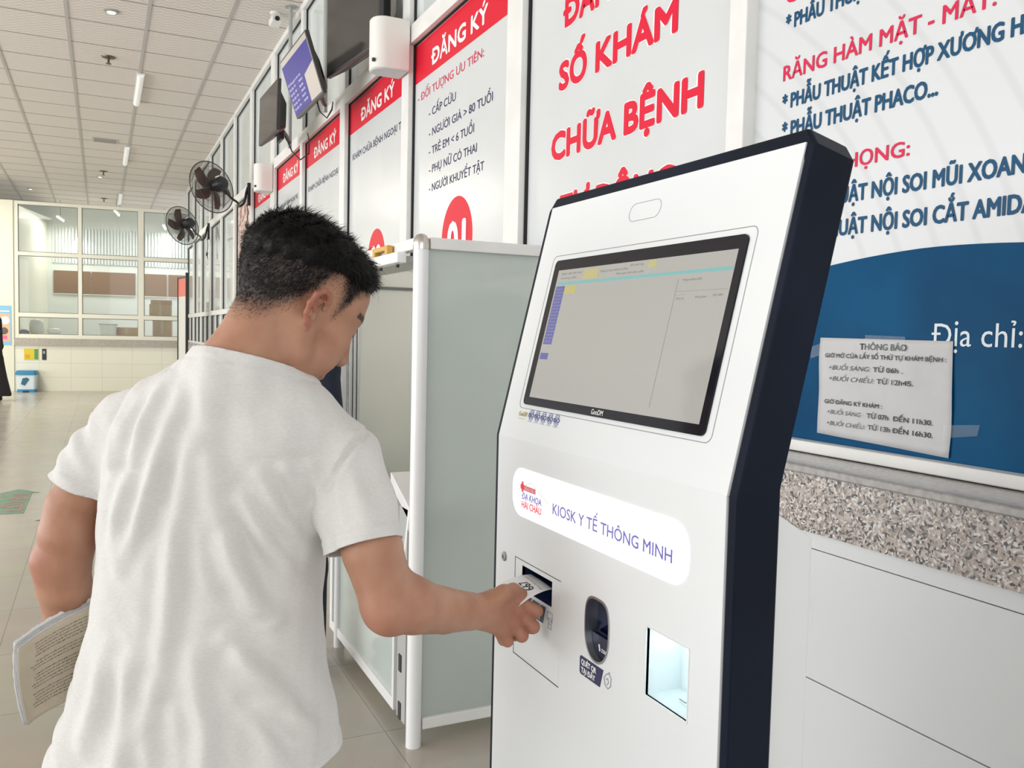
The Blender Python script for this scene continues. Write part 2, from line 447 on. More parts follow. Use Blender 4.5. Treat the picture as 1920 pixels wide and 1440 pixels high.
for i in range(1, len(POSTS)):
    y0 = POSTS[i][1]; y1 = POSTS[i + 1][0] if i + 1 < len(POSTS) else YEND
    wn += 1
    fr = MB()
    if i >= 2:
        fr.box((1.706, y0, 3.17), (1.80, y1, 3.28)); fr.box((1.706, y0, 1.105), (1.80, y1, 1.15)); fr.box((1.706, y0, 1.64), (1.80, y1, 1.72))
        ym = (y0 + y1) / 2
        fr.box((1.712, ym - 0.025, 1.15), (1.80, ym + 0.025, 1.64))
        w = struct(fr.build('window_%d' % wn, ALU, None, 0.003))
        pane(y0, y1, 3.28, 4.40, UPGLASS, w, 'upper_pane')
        pane(y0, y1, 1.72, 3.17, FROST if i < 7 else UPGLASS, w, 'glass_pane')
        for a, b in ((y0, ym - 0.025), (ym + 0.025, y1)): pane(a, b, 1.15, 1.64, OPENGLASS, w, 'ticket_pane')
    else:
        fr.box((1.706, y0, 3.17), (1.80, y1, 3.28))
        w = struct(fr.build('window_%d' % wn, ALU, None, 0.003))
        pane(y0, y1, 3.28, 4.40, UPGLASS, w, 'upper_pane')
        pane(y0, y1, 1.135, 3.17, FROST, w, 'glass_pane')

# --- counter: granite apron and top, white cladding -----------------------------
ct = thing('reception_counter', 'long reception counter with speckled granite top and white panel front along the window wall', 'counter', (1.6, 9, 0))
ct_inv = Matrix.Translation((-1.6, -9, 0))
def ctp(mb, name, m, bevel=0): return mb.build(name, m, ct, bevel, mw=ct_inv)
ctp(MB().box((1.545, -1.9, 0.942), (1.568, YEND - 0.05, 1.082)), 'granite_apron', GRANITE)
ctp(MB().box((1.535, -1.9, 1.082), (1.778, YEND - 0.05, 1.103)), 'worktop', noise_col(mat('polished_granite', (0.3, 0.29, 0.28), 0.16, spec=0.6), (0.27, 0.255, 0.245), (0.36, 0.345, 0.33), 60), 0.004)
PANEL = noise_col(mat('white_laminate', (0.80, 0.80, 0.79), 0.22, spec=0.5), (0.67, 0.69, 0.70), (0.70, 0.72, 0.73), 1.5)
ctp(MB().box((1.553, -1.9, 0.903), (1.77, YEND - 0.05, 0.942)), 'top_strip', PANEL)
for z0, z1 in ((0.583, 0.900), (0.263, 0.580), (0.0, 0.260)):
    yy = -1.9
    mbp = MB()
    while yy < YEND - 0.1:
        y2 = min(yy + 1.198, YEND - 0.05); mbp.box((1.555, yy, z0), (1.77, y2, z1)); yy += 1.2
    ctp(mbp, 'front_panel', PANEL, 0.001)
ctp(MB().box((1.562, -1.9, 0.0), (1.76, YEND - 0.05, 0.94)), 'joint_backing', mat('joint_shadow_gap', (0.12, 0.12, 0.12), 0.8))

# ================================================================ BANNERS ON THE GLASS
def on_wall(name, label, cat, y_left, z, group=None, x=1.7505):
    return thing(name, label, cat, (x, y_left, z), WALLROT, group)
def registration(y0, y1, label, extra, number, hdr=(0.27, 0.79), off=0.02):
    """banner between y1 (left in view) and y0"""
    t = on_wall('registration_banner', label, 'banner', y1, 2.05, 'registration banners on the counter windows')
    wd = y1 - y0; g = 0.012
    slab([(g, -0.30), (wd - g, -0.30), (wd - g, 0.88), (g, 0.88)], 0, 0.001).build('backing_sheet', VINYL, t)
    slab([(g, 0.88), (wd - g, 0.88), (wd - g, 1.108), (g, 1.108)], 0, 0.0012).build('red_header', RED, t)
    text(t, 'ĐĂNG KÝ', hdr[0] * wd, hdr[1] * wd, 0.925, 0.092, WHITEINK, 0.0022, 0.035)
    for (s, a, b, z, cap, m, o) in extra:
        text(t, s, y1 - a, (y1 - b) if b else None, z - 2.05, cap, m, 0.002, o)
    if number:
        yc, zc, r, s = number
        u = y1 - yc
        disc = slab([(u + r * math.cos(k * math.pi / 32), zc - 2.05 + r * math.sin(k * math.pi / 32)) for k in range(64)], 0, 0.0014)
        disc.build('number_disc', RED, t)
        text(t, s, u - r * 0.62, u + r * 0.62, zc - 2.05 - 0.115, 0.21, WHITEINK, 0.003, 0.045)
    return t
registration(3.69, 5.12, 'red headed window banner with a full list of priority patients and red 01 disc', [
    ('- ĐỐI TƯỢNG ƯU TIÊN:', 5.06, 4.055, 2.812, 0.048, PINKRED, 0.006),
    ('- CẤP CỨU', 4.858, 4.432, 2.682, 0.047, NAVY, 0.008), ('- NGƯỜI GIÀ > 80 TUỔI', 4.852, 3.934, 2.563, 0.047, NAVY, 0.008),
    ('- TRẺ EM < 6 TUỔI', 4.847, 4.165, 2.456, 0.047, NAVY, 0.008), ('- PHỤ NỮ CÓ THAI', 4.841, 4.123, 2.348, 0.047, NAVY, 0.008),
    ('- NGƯỜI KHUYẾT TẬT', 4.836, 4.026, 2.239, 0.047, NAVY, 0.008)], (4.385, 1.93, 0.225, '01'), (0.2, 0.775))
K1 = 'KHÁM CHỮA BỆNH NGOẠI TRÚ'; K2 = 'KHÁM SỨC KHOẺ'
registration(5.25, 6.66, 'red headed window banner whose top corner the rounded white speaker hides', [(K1, 6.565, 5.27, 2.722, 0.05, NAVY, 0.008)], (5.905, 1.925, 0.21, '02'), (0.22, 0.80))
registration(6.81, 8.23, 'red headed window banner with an otherwise empty white sheet right above the man\'s forehead', [(K1, 8.135, 6.82, 2.70, 0.05, NAVY, 0.008)], (7.5, 1.925, 0.21, '03'), (0.22, 0.80))
registration(8.33, 9.69, 'red headed window banner with two printed lines, just right of the small far speaker', [(K1, 9.58, 8.62, 2.716, 0.045, NAVY, 0.008), (K1, 9.375, 8.53, 2.588, 0.045, NAVY, 0.008)], (9.0, 1.925, 0.2, '04'), (0.22, 0.80))
registration(9.92, 11.26, 'farthest red headed window banner, directly below the small far speaker', [(K1, 11.15, 9.98, 2.66, 0.05, NAVY, 0.008), (K1, 11.05, 10.15, 2.53, 0.045, NAVY, 0.008)], None, (0.2, 0.80))
# poster of reddish photographs on the next bay
t = on_wall('window_poster', 'reddish brown photo poster stuck on the glass behind the nearer fan bracket', 'poster', 12.76, 2.05)
PST = mat('poster_print', (0.5, 0.3, 0.26), 0.4)
noise_col(PST, (0.28, 0.09, 0.07), (0.75, 0.62, 0.58), 5, lo=0.38, hi=0.6, stretch=(1, 3, 1.2))
slab([(0.03, -0.3), (1.32, -0.3), (1.32, 1.08), (0.03, 1.08)], 0, 0.001).build('sheet', PST, t)

# large red lettered board
t = on_wall('ticket_board', 'tall white window banner with huge red capitals above the kiosk', 'banner', 3.53, 1.14)
slab([(0.012, 0.012), (1.425, 0.012), (1.425, 2.02), (0.012, 2.02)], 0, 0.001).build('backing_sheet', VINYL, t)
for s, a, b, z in (('ĐĂNG KÝ', 3.225, 2.44, 2.695), ('SỐ KHÁM', 3.25, 2.414, 2.442), ('CHỮA BỆNH', 3.302, 2.263, 2.157), ('TỰ ĐỘNG', 3.215, 2.40, 1.885)):
    text(t, s, 3.53 - a, 3.53 - b, z - 1.14, 0.112, WHITEINK, 0.0018, 0.075, name='lettering_outline')
    text(t, s, 3.53 - a, 3.53 - b, z - 1.14, 0.112, REDTXT, 0.0026, 0.048)

# right hand blue and white surgery banner
def banner_mat():
    m = mat('surgery_banner_print', (0.8, 0.82, 0.83), 0.3)
    n, l, b = nodes(m)
    tc = n.new('ShaderNodeTexCoord'); mp = n.new('ShaderNodeMapping')
    mp.inputs['Location'].default_value = (0.9, 0.15, 0)
    l.new(tc.outputs['Object'], mp.inputs[0])
    w = n.new('ShaderNodeTexWave'); w.wave_type = 'RINGS'; w.rings_direction = 'Z'; w.inputs['Scale'].default_value = 3.2; w.inputs['Distortion'].default_value = 0.4
    l.new(mp.outputs[0], w.inputs[0])
    r = n.new('ShaderNodeValToRGB'); r.color_ramp.elements[0].position = 0.0; r.color_ramp.elements[0].color = (0.61, 0.63, 0.645, 1)
    r.color_ramp.elements[1].position = 0.16; r.color_ramp.elements[1].color = (0.665, 0.685, 0.70, 1)
    l.new(w.outputs[0], r.inputs[0]); l.new(r.outputs[0], b.inputs['Base Color'])
    return m
BANNERBLUE = noise_col(mat('banner_blue', (0.0, 0.10, 0.22), 0.35, spec=0.07), (0.0, 0.050, 0.135), (0.0, 0.082, 0.205), 2.2)
t = on_wall('surgery_banner', 'big blue and white surgery banner with red and blue lines at the right', 'banner', 2.02, 1.135)
slab([(0.0, 0.30), (1.50, 0.30), (1.50, 2.0), (0.0, 2.0)], 0, 0.001).build('white_field', banner_mat(), t)
arc = [(0.0, 0.0), (1.50, 0.0)] + [(1.50 - 1.5 * k / 24, 0.497 - 0.30 * ((0.63 - 1.5 * k / 24) / 1.0 + 0.02) ** 2 * (1 if 1.50 - 1.5 * k / 24 < 0.63 else 0.05) - (0.0)) for k in range(25)]
arc = [(0.0, 0.0), (1.50, 0.0)] + [(u, 0.495 - 0.16 * (0.62 - u) ** 2 - (0.03 * max(0, 0.62 - u))) for u in [1.50 - 1.5 * k / 30 for k in range(31)]]
slab(arc, 0.0004, 0.0022).build('blue_field', BANNERBLUE, t)
for s, a, b, z, cap, m, o in (
    ('CHẤN THƯƠNG:', 1.906, 1.35, 2.354, 0.042, PINKRED, 0.02), ('* PHẪU THUẬT THAY KHỚP GỐI', 1.903, 1.27, 2.281, 0.041, BLUEINK, 0.03),
    ('RĂNG HÀM MẶT - MẮT:', 1.906, 1.262, 2.140, 0.043, PINKRED, 0.018), ('* PHẪU THUẬT KẾT HỢP XƯƠNG HÀM', 1.905, 1.135, 2.060, 0.041, BLUEINK, 0.03),
    ('* PHẪU THUẬT PHACO...', 1.902, 1.397, 1.981, 0.042, BLUEINK, 0.03), ('TAI MŨI HỌNG:', 1.906, 1.467, 1.855, 0.038, PINKRED, 0.018),
    ('* PHẪU THUẬT NỘI SOI MŨI XOANG', 1.905, 1.142, 1.768, 0.042, BLUEINK, 0.03), ('* PHẪU THUẬT NỘI SOI CẮT AMIDAN', 1.905, 1.115, 1.684, 0.042, BLUEINK, 0.03),
    ('Địa chỉ: Hải Châu', 1.381, 0.86, 1.400, 0.055, PALEBLUEINK, 0.0)):
    text(t, s, 2.02 - a, 2.02 - b, z - 1.135, cap, m, 0.0026 if m is not PALEBLUEINK else 0.003, o)

# taped paper notice
def notice():
    t = on_wall('paper_notice', 'crinkled white opening hours notice taped on the blue part of the right banner', 'notice', 1.718, 1.158, x=1.7455)
    nu, nv = 24, 16; mb = MB(); vs = []
    for j in range(nv + 1):
        for i in range(nu + 1):
            u, v = i / nu, j / nv
            x = u * 0.400 - 0.006 * v * (1 - v) * 2 * (u < 0.5) ; y = v * 0.257 + (-0.010 * u * (1 - v)) - 0.004 * u
            vs.append((x + 0.003 * math.sin(v * 5), y, 0.0015 + 0.0016 * math.sin(u * 9 + v * 4) * math.sin(v * 7 + 1)))
    mb.add(vs, [(j * (nu + 1) + i, j * (nu + 1) + i + 1, (j + 1) * (nu + 1) + i + 1, (j + 1) * (nu + 1) + i) for j in range(nv) for i in range(nu)])
    o = mb.build('sheet', PAPER, t, smooth=True)
    sd = o.modifiers.new('thick', 'SOLIDIFY'); sd.thickness = 0.0005; sd.offset = -1
    L = lambda s, a, b, z, cap, off=0.012, sh=0.0: text(t, s, 1.718 - a, 1.718 - b, z - 1.158, cap, BLACKINK, 0.0042, off, sh)
    L('THÔNG BÁO', 1.584, 1.443, 1.386, 0.016, 0.02); L('GIỜ MỞ CỬA LẤY SỐ THỨ TỰ KHÁM BỆNH :', 1.698, 1.334, 1.363, 0.011)
    L('+BUỔI SÁNG:', 1.684, 1.548, 1.331, 0.0125, -0.008, 0.25); L('TỪ 06h .', 1.540, 1.451, 1.331, 0.0125)
    L('+BUỔI CHIỀU:', 1.682, 1.535, 1.302, 0.0125, -0.008, 0.25); L('TỪ 12h45.', 1.527, 1.420, 1.302, 0.0125)
    L('GIỜ ĐĂNG KÝ KHÁM :', 1.694, 1.507, 1.241, 0.011)
    L('+BUỔI SÁNG :', 1.683, 1.562, 1.214, 0.0115, -0.008, 0.25); L('TỪ 07h  ĐẾN 11h30.', 1.553, 1.362, 1.214, 0.0125)
    L('+BUỔI CHIỀU:', 1.683, 1.555, 1.184, 0.0115, -0.008, 0.25); L('TỪ 13h ĐẾN 16h30.', 1.548, 1.360, 1.185, 0.0125)
    TAPE = mat('clear_tape', (0.75, 0.8, 0.82), 0.15, alpha=0.06)
    for q in ([(-0.03, 0.2), (0.02, 0.215), (0.015, 0.245), (-0.035, 0.23)], [(0.15, 0.225), (0.27, 0.222), (0.27, 0.262), (0.15, 0.265)], [(0.385, 0.03), (0.47, 0.045), (0.475, 0.07), (0.385, 0.06)]):
        slab(q, 0.0045, 0.0050).build('tape_strip', TAPE, t)
notice()

# ================================================================ SCREENS, SPEAKERS, FANS
SCREENOFF = mat('screen_off', (0.035, 0.032, 0.03), 0.12, spec=0.6)
DARKGREY = mat('dark_grey_plastic', (0.05, 0.048, 0.047), 0.4)
def television(label, c, xa, ya, na, w, h, content=False, dp=0.05):
    R = Matrix((xa, ya, na)).transposed().to_3x3()
    t = thing('television', label, 'television', c, R, 'televisions over the counter')
    slab(rrect(-w / 2, -h / 2, w / 2, h / 2, 0.006), -0.03, 0).build('bezel', DARKGREY, t, 0.003)
    slab([(-w / 2 + 0.012, -h / 2 + 0.018), (w / 2 - 0.012, -h / 2 + 0.018), (w / 2 - 0.012, h / 2 - 0.012), (-w / 2 + 0.012, h / 2 - 0.012)], -0.001, 0.001).build('screen', SCREENOFF, t)
    # bulged rear housing
    b = MB(); o = rrect(-w / 2 + 0.02, -h / 2 + 0.0, w / 2 - 0.02, h / 2 - 0.08, 0.03); i_ = rrect(-w / 2 + 0.1, -h / 2 + 0.05, w / 2 - 0.1, h / 2 - 0.16, 0.03)
    n = len(o)
    b.add([(*p, -0.03) for p in o] + [(*p, -0.03 - dp) for p in i_], [(k, (k + 1) % n, n + (k + 1) % n, n + k) for k in range(n)] + [tuple(range(n, 2 * n))])
    b.build('rear_housing', BLACK, t)
    if content:
        BL = mat('screen_blue', (0.01, 0.01, 0.08), 0.35, spec=0.15, emit=(0.045, 0.035, 0.28), es=0.9)
        BG = mat('screen_beige', (0.3, 0.27, 0.25), 0.3, emit=(0.28, 0.24, 0.21), es=0.8)
        TX = mat('screen_text', (0.5, 0.5, 0.6), 0.3, emit=(0.42, 0.40, 0.62), es=0.9)
        slab([(-w / 2 + 0.012, -h / 2 + 0.018), (w / 2 - 0.012, -h / 2 + 0.018), (w / 2 - 0.012, h / 2 - 0.012), (-w / 2 + 0.012, h / 2 - 0.012)], 0.001, 0.0014).build('picture', BG, t)
        slab([(-w / 2 + 0.012, -h / 2 + 0.018), (0.09, -h / 2 + 0.018), (0.10, -0.01), (w / 2 - 0.02, 0.02), (w / 2 - 0.02, h / 2 - 0.05), (-w / 2 + 0.012, h / 2 - 0.05)], 0.0014, 0.0018).build('blue_picture_area', BL, t)
        for k in range(6):
            text(t, ['Số đang gọi mời vào', 'Quầy 01  -  0662', 'Quầy 02  -  0648', 'Quầy 03  -  0655', 'Quầy 04  -  0639', 'Quầy 05  -  0640'][k], -w / 2 + 0.03, 0.02 + 0.02 * (k % 2), 0.015 - k * 0.035, 0.016, TX, 0.0022, 0.0, name='screen_lettering')
    return t
n1 = Vector((-0.993, -0.116, 0)).normalized(); x1 = Vector((n1.y, -n1.x, 0)).normalized()
x1 = Vector((0.116, -0.993, 0)); 
television('largest dark television screen at the top edge beside the rounded white speaker', (1.51, 5.745, 3.485), x1, Vector((0, 0, 1)), n1, 0.93, 0.55, dp=0.09)
def ortho(x, n):
    x = Vector(x).normalized(); n = Vector(n); n = (n - x * n.dot(x)).normalized(); return x, n.cross(x), n
x2, y2, n2 = ortho((0.043, -0.998, 0.036), (-0.952, -0.052, -0.301))
television('tilted television with a blue queue picture, in the middle of the three', (1.304, 6.365, 3.237), x2, y2, n2, 0.73, 0.43, True, dp=0.05)
x3, y3, n3 = ortho((0.04, -0.999, 0.007), (-0.999, -0.04, 0.024))
television('smaller dark television screen left of the blue screen', (1.316, 7.794, 3.296), x3, y3, n3, 0.73, 0.43, dp=0.07)
def tv_mount(label, x, y, z0, ztv, xt, yt, cable=None):
    t = thing('television_bracket', label, 'bracket', (x, y, HC), None, 'ceiling poles that carry the televisions')
    MB().tube([(0, 0, 0), (0, 0, z0 - HC)], 0.019, 12).build('pole', GALV, t, smooth='auto')
    MB().lathe([(0.055, 0), (0.055, -0.008), (0.02, -0.01)], 16).build('ceiling_flange', GALV, t)
    dx, dy = xt - x, yt - y
    MB().tube([(0, 0, ztv - HC), (dx, dy, ztv - HC)], 0.022, 8).build('arm', BLACK, t)
    MB().box((dx - 0.012, dy - 0.11, ztv - HC - 0.12), (dx + 0.012, dy + 0.11, ztv - HC + 0.12)).build('mounting_plate', BLACK, t)
    if cable: MB().tube([Vector(q) - Vector((x, y, HC)) for q in cable], 0.006, 6).build('cable', BLACK, t, smooth=True)
tv_mount('grey ceiling pole holding the largest dark television', 1.665, 5.75, 3.3, 3.5, 1.645, 5.76)
tv_mount('grey ceiling pole holding the tilted blue screen', 1.62, 6.95, 3.16, 3.22, 1.425, 6.42, [(1.40, 6.3, 3.1), (1.42, 6.25, 2.98), (1.46, 6.2, 2.93), (1.5, 6.22, 3.0), (1.55, 6.4, 3.1)])
tv_mount('grey ceiling pole holding the smaller dark television', 1.62, 8.38, 3.14, 3.2, 1.435, 7.85, [(1.45, 7.7, 3.1), (1.47, 7.5, 2.93), (1.5, 7.3, 2.83), (1.55, 7.2, 2.87), (1.57, 7.3, 3.0), (1.6, 7.5, 3.1)])

def speaker(label, yc, xf, z0, z1, w):
    """rounded front cabinet on a wall bracket: front towards -X"""
    t = thing('wall_speaker', label, 'speaker', (1.70, yc, z0), None, 'white speakers on the counter wall')
    d = 1.70 - xf; r = w * 0.42
    prof = [(0.0, -w / 2), (0.0, w / 2)]
    for k in range(9):
        a = math.radians(90 + 90 * k / 8); prof.append((-d + r + r * math.cos(a), w / 2 - r + r * math.sin(a)))
    for k in range(9):
        a = math.radians(180 + 90 * k / 8); prof.append((-d + r + r * math.cos(a), -w / 2 + r + r * math.sin(a)))
    m = mat('speaker_white', (0.83, 0.82, 0.78), 0.35)
    MB().prism(prof[::-1], 2, 0.0, z1 - z0).build('cabinet', m, t, 0.008, smooth='auto')
    MB().prism([(a * 0.9 - 0.012, b * 0.86) for a, b in prof][::-1], 2, -0.006, 0.004).build('base_plate', mat('speaker_grey', (0.55, 0.56, 0.58), 0.4), t, 0.002)
    MB().tube([(-d + 0.012, -w * 0.3, 0.045), (-d - 0.004, -w * 0.3, 0.045)], 0.012, 12).build('screw_cap', DARKGREY, t)
    MB().box((0.0, -0.03, (z1 - z0) * 0.35), (0.03, 0.03, (z1 - z0) * 0.65)).build('wall_bracket', GALV, t)
speaker('rounded white wall speaker, the near one beside the largest television', 5.17, 1.478, 3.0, 3.305, 0.19)
speaker('small far white wall speaker above the farthest registration banner', 9.81, 1.512, 2.93, 3.225, 0.19)

CAGE = mat('fan_cage_wire', (0.10, 0.095, 0.085), 0.35, 0.4)
BLADE = mat('fan_blade_red', (0.075, 0.026, 0.018), 0.3)
def wall_fan(label, c, n, bracket, spin):
    n = Vector(n).normalized(); zz = n; xx = Vector((0, 0, 1)).cross(zz).normalized(); yy = zz.cross(xx)
    R = Matrix((xx, yy, zz)).transposed()
    t = thing('wall_fan', label, 'fan', c, R, 'industrial wall fans on the counter wall')
    inv = (Matrix.Translation(c) @ R.to_4x4()).inverted()
    cg = MB(); Rr = 0.315
    cg.tube([(Rr * math.cos(k * math.pi / 24), Rr * math.sin(k * math.pi / 24), 0) for k in range(48)], 0.007, 6, closed=True)
    for zs in (1, -1):
        for rr, hh in ((0.24, 0.055), (0.14, 0.08)):
            cg.tube([(rr * math.cos(k * math.pi / 18), rr * math.sin(k * math.pi / 18), hh * zs) for k in range(36)], 0.0022, 4, closed=True)
        for k in range(110):
            a = 2 * math.pi * k / 110; pts = []
            for rr, hh, tw in ((0.06, 0.088, 0), (0.14, 0.082, 0.10), (0.24, 0.057, 0.16), (0.30, 0.022, 0.18), (Rr, 0.0, 0.18)):
                pts.append((rr * math.cos(a + tw), rr * math.sin(a + tw), hh * zs))
            cg.tube(pts, 0.0016, 3, cap=False)
    cg.build('cage', CAGE, t)
    MB().lathe([(0.06, 0.086), (0.06, 0.095), (0.03, 0.099)], 20).build('front_badge', mat('fan_badge', (0.5, 0.5, 0.5), 0.3), t)
    for k in range(5):
        a0 = spin + 2 * math.pi * k / 5; vs = []
        for i in range(9):
            f = i / 8; rr = 0.05 + 0.225 * f; wdt = 0.05 + 0.115 * math.sin(math.pi * (0.15 + 0.72 * f))
            for s_ in (-1, 1):
                a = a0 + 0.5 * f + s_ * wdt / (2 * rr + 0.08); vs.append((rr * math.cos(a), rr * math.sin(a), -0.022 * s_ * (1 - 0.4 * f)))
        o = MB().add(vs, [(2 * i, 2 * i + 1, 2 * i + 3, 2 * i + 2) for i in range(8)]).build('blade', BLADE, t, smooth=True)
        sd = o.modifiers.new('thick', 'SOLIDIFY'); sd.thickness = 0.004
    MB().lathe([(0.045, 0.03), (0.055, 0.0), (0.055, -0.03)], 20).build('hub', BLACK, t)
    MB().lathe([(0.06, -0.088), (0.085, -0.10), (0.085, -0.20), (0.06, -0.23), (0.02, -0.235)], 20).build('motor', BLACK, t, smooth='auto')
    MB().box((-0.035, 0.06, -0.19), (0.035, 0.09, -0.12)).build('switch_label', mat('fan_label', (0.7, 0.7, 0.68), 0.5), t)
    b = Vector(bracket); cc = Vector(c)
    mpos = cc + R @ Vector((0, -0.03, -0.17))
    pts = [b + Vector((-0.03, 0, 0.10)), b + Vector((-0.05, 0, 0.02)), b + Vector((-0.075, 0, -0.10)), b + Vector((-0.14, -0.02, -0.155)), b * 0.55 + mpos * 0.45 + Vector((0, 0, -0.14)), b * 0.3 + mpos * 0.7 + Vector((0, 0, -0.10)), mpos]
    # smooth the pipe
    def cr(p0, p1, p2, p3, u): return 0.5 * ((2 * p1) + (p2 - p0) * u + (2 * p0 - 5 * p1 + 4 * p2 - p3) * u * u + (3 * p1 - p0 - 3 * p2 + p3) * u ** 3)
    q = []
    for i in range(len(pts) - 1):
        a = pts[max(i - 1, 0)]; d = pts[min(i + 2, len(pts) - 1)]
        for k in range(6): q.append(cr(a, pts[i], pts[i + 1], d, k / 6))
    q.append(pts[-1])
    MB().tube(q, 0.015, 8).build('arm', BLACK, t, smooth=True, mw=inv)
    MB().box(b + Vector((-0.035, -0.035, -0.13)), b + Vector((0, 0.035, 0.15))).build('wall_plate', BLACK, t, mw=inv)
    cd = [b + Vector((-0.04, 0, -0.12)), b + Vector((-0.03, -0.02, -0.22)), b + Vector((-0.03, 0.03, -0.3)), b + Vector((-0.05, 0, -0.42)), b + Vector((-0.03, -0.04, -0.36)), b + Vector((-0.04, -0.07, -0.42)), b + Vector((-0.03, -0.02, -0.47)), b + Vector((-0.04, 0.08, -0.36)), b + Vector((-0.04, 0.12, -0.40))]
    q = []
    for i in range(len(cd) - 1):
        a = cd[max(i - 1, 0)]; d = cd[min(i + 2, len(cd) - 1)]
        for k in range(5): q.append(cr(a, cd[i], cd[i + 1], d, k / 5))
    MB().tube(q, 0.006, 5).build('power_cord', BLACK, t, smooth=True, mw=inv)
wall_fan('nearer wall fan, seen from its motor side with its cage face turned away', (1.21, 11.05, 3.122), (-0.52, 0.83, -0.18), (1.705, 11.35, 3.11), 0.3)
wall_fan('farther wall fan, the lower one nearer the end wall', (1.19, 15.0, 3.075), (-0.55, 0.80, -0.2), (1.705, 15.92, 3.10), 0.9)

# ================================================================ CEILING FITTINGS
LAMPOFF = mat('lamp_diffuser', (0.86, 0.86, 0.84), 0.3, emit=(1, 0.98, 0.94), es=0.25)
def batten(label, x, y0, y1, lit=0.0):
    t = thing('ceiling_light', label, 'light', (x, (y0 + y1) / 2, HC - 0.005), None, 'batten lights on the ceiling')
    h = (y1 - y0) / 2
    MB().box((-0.045, -h, -0.022), (0.045, h, 0.0)).build('housing', ALU, t, 0.003)
    pr = [(0.036 * math.cos(math.radians(a)), -0.022 - 0.03 * math.sin(math.radians(a))) for a in range(0, 181, 20)]
    MB().prism(pr, 1, -h + 0.01, h - 0.01).build('diffuser', LAMPOFF, t, smooth='auto')
batten('nearest white batten light on the ceiling', 0.435, 11.39, 12.91)
batten('middle white batten light on the ceiling', 0.40, 16.05, 17.7)
batten('farthest and smallest white batten light on the ceiling', 0.40, 21.68, 23.34)
def sprinkler(label, x, y):
    t = thing('sprinkler_head', label, 'sprinkler', (x, y, HC), None, 'sprinkler heads on the ceiling')
    MB().lathe([(0.075, 0), (0.07, -0.012), (0.02, -0.016)], 20).build('escutcheon', mat('bronze', (0.14, 0.11, 0.08), 0.35, 0.8), t)
    MB().lathe([(0.012, -0.01), (0.012, -0.07), (0.03, -0.075), (0.03, -0.08)], 12).build('nozzle', mat('bronze', (0, 0, 0)), t)
sprinkler('nearest brass sprinkler head on the ceiling', 0.08, 10.93)
sprinkler('middle small sprinkler head on the ceiling', 0.04, 18.86)
sprinkler('farthest sprinkler head on the ceiling by the end wall', 0.057, 22.8)
def downlight(label, x, y, r=0.07):
    t = thing('ceiling_downlight', label, 'light', (x, y, HC), None, 'small round ceiling downlights')
    MB().lathe([(r, 0), (r, -0.012), (r * 0.7, -0.016)], 20).build('trim_ring', STEEL, t)
    MB().lathe([(r * 0.66, -0.012), (r * 0.5, -0.022)], 20).build('lens', mat('lamp_lens', (0.9, 0.9, 0.86), 0.2, emit=(1, 0.97, 0.88), es=1.5), t)
downlight('nearest small round downlight at the top of the ceiling', 0.095, 9.356)
downlight('small round downlight beyond the middle batten light', -0.02, 19.56, 0.06)
downlight('small round downlight at the far left of the ceiling', -1.436, 22.2, 0.06)
t = thing('ceiling_vent', 'flat grey return air grille on the ceiling', 'vent', (0.06, 15.75, HC))
MB().box((-0.19, -0.19, -0.01), (0.19, 0.19, 0.0)).build('frame', mat('vent_frame', (0.55, 0.53, 0.50), 0.6), t)
v = MB()
for k in range(9): v.box((-0.165, -0.165 + k * 0.037, -0.014), (0.165, -0.165 + k * 0.037 + 0.02, -0.008))
v.build('slats', mat('vent_slat', (0.36, 0.34, 0.32), 0.6), t)
t = thing('security_camera', 'small white security camera on the ceiling by the window wall', 'camera', (1.52, 8.62, HC))
MB().lathe([(0.05, 0), (0.05, -0.02), (0.015, -0.03), (0.015, -0.06)], 16).build('mount', ALU, t)
MB().box((-0.05, -0.10, -0.115), (0.05, 0.07, -0.055)).build('body', mat('camera_white', (0.85, 0.84, 0.82), 0.3), t, 0.01)
MB().tube([(0, -0.10, -0.085), (0, -0.112, -0.085)], 0.022, 14).build('lens', BLACK, t)
# ================================================================ END PARTITION AND OFFICE BEHIND IT
ex = Vector((1, -0.12, 0)).normalized(); en = ex.cross(Vector((0, 0, 1)))
EROT = Matrix((ex, Vector((0, 0, 1)), en)).transposed()
EMW = Matrix.Translation((1.78, 20.4, 0)) @ EROT.to_4x4()     # local x to the right, y up, z towards the hall
def endpart(mb, name, m, parent=None, bevel=0.0): return mb.build(name, m, parent, bevel, mw=EMW)
def ebox(lo, hi): return MB().box(lo, hi)
def tilewall():
    m = mat('lamp_warmed_tiles', (0.8, 0.79, 0.68), 0.2, spec=0.5)  # tile colours carry the same yellow of interior lamp light
    n, l, b = nodes(m)
    tc = n.new('ShaderNodeTexCoord'); sp = n.new('ShaderNodeSeparateXYZ'); cb = n.new('ShaderNodeCombineXYZ')
    l.new(tc.outputs['Object'], sp.inputs[0]); l.new(sp.outputs[0], cb.inputs[0]); l.new(sp.outputs[2], cb.inputs[1])
    br = n.new('ShaderNodeTexBrick'); br.offset = 0.0; br.inputs['Scale'].default_value = 1
    br.inputs['Brick Width'].default_value = 0.6; br.inputs['Row Height'].default_value = 0.3; br.inputs['Mortar Size'].default_value = 0.004
    br.inputs['Color1'].default_value = (0.80, 0.79, 0.66, 1); br.inputs['Color2'].default_value = (0.82, 0.81, 0.69, 1); br.inputs['Mortar'].default_value = (0.62, 0.61, 0.52, 1)
    l.new(cb.outputs[0], br.inputs['Vector']); l.new(br.outputs[0], b.inputs['Base Color'])
    return m
struct(endpart(ebox((-3.47, 0, -0.15), (0.0, 0.98, 0.0)), 'wall_back', tilewall()))
struct(endpart(ebox((-8.5, 0, -0.2), (-3.47, 4.0, 0.03)), 'wall_left', CREAM))
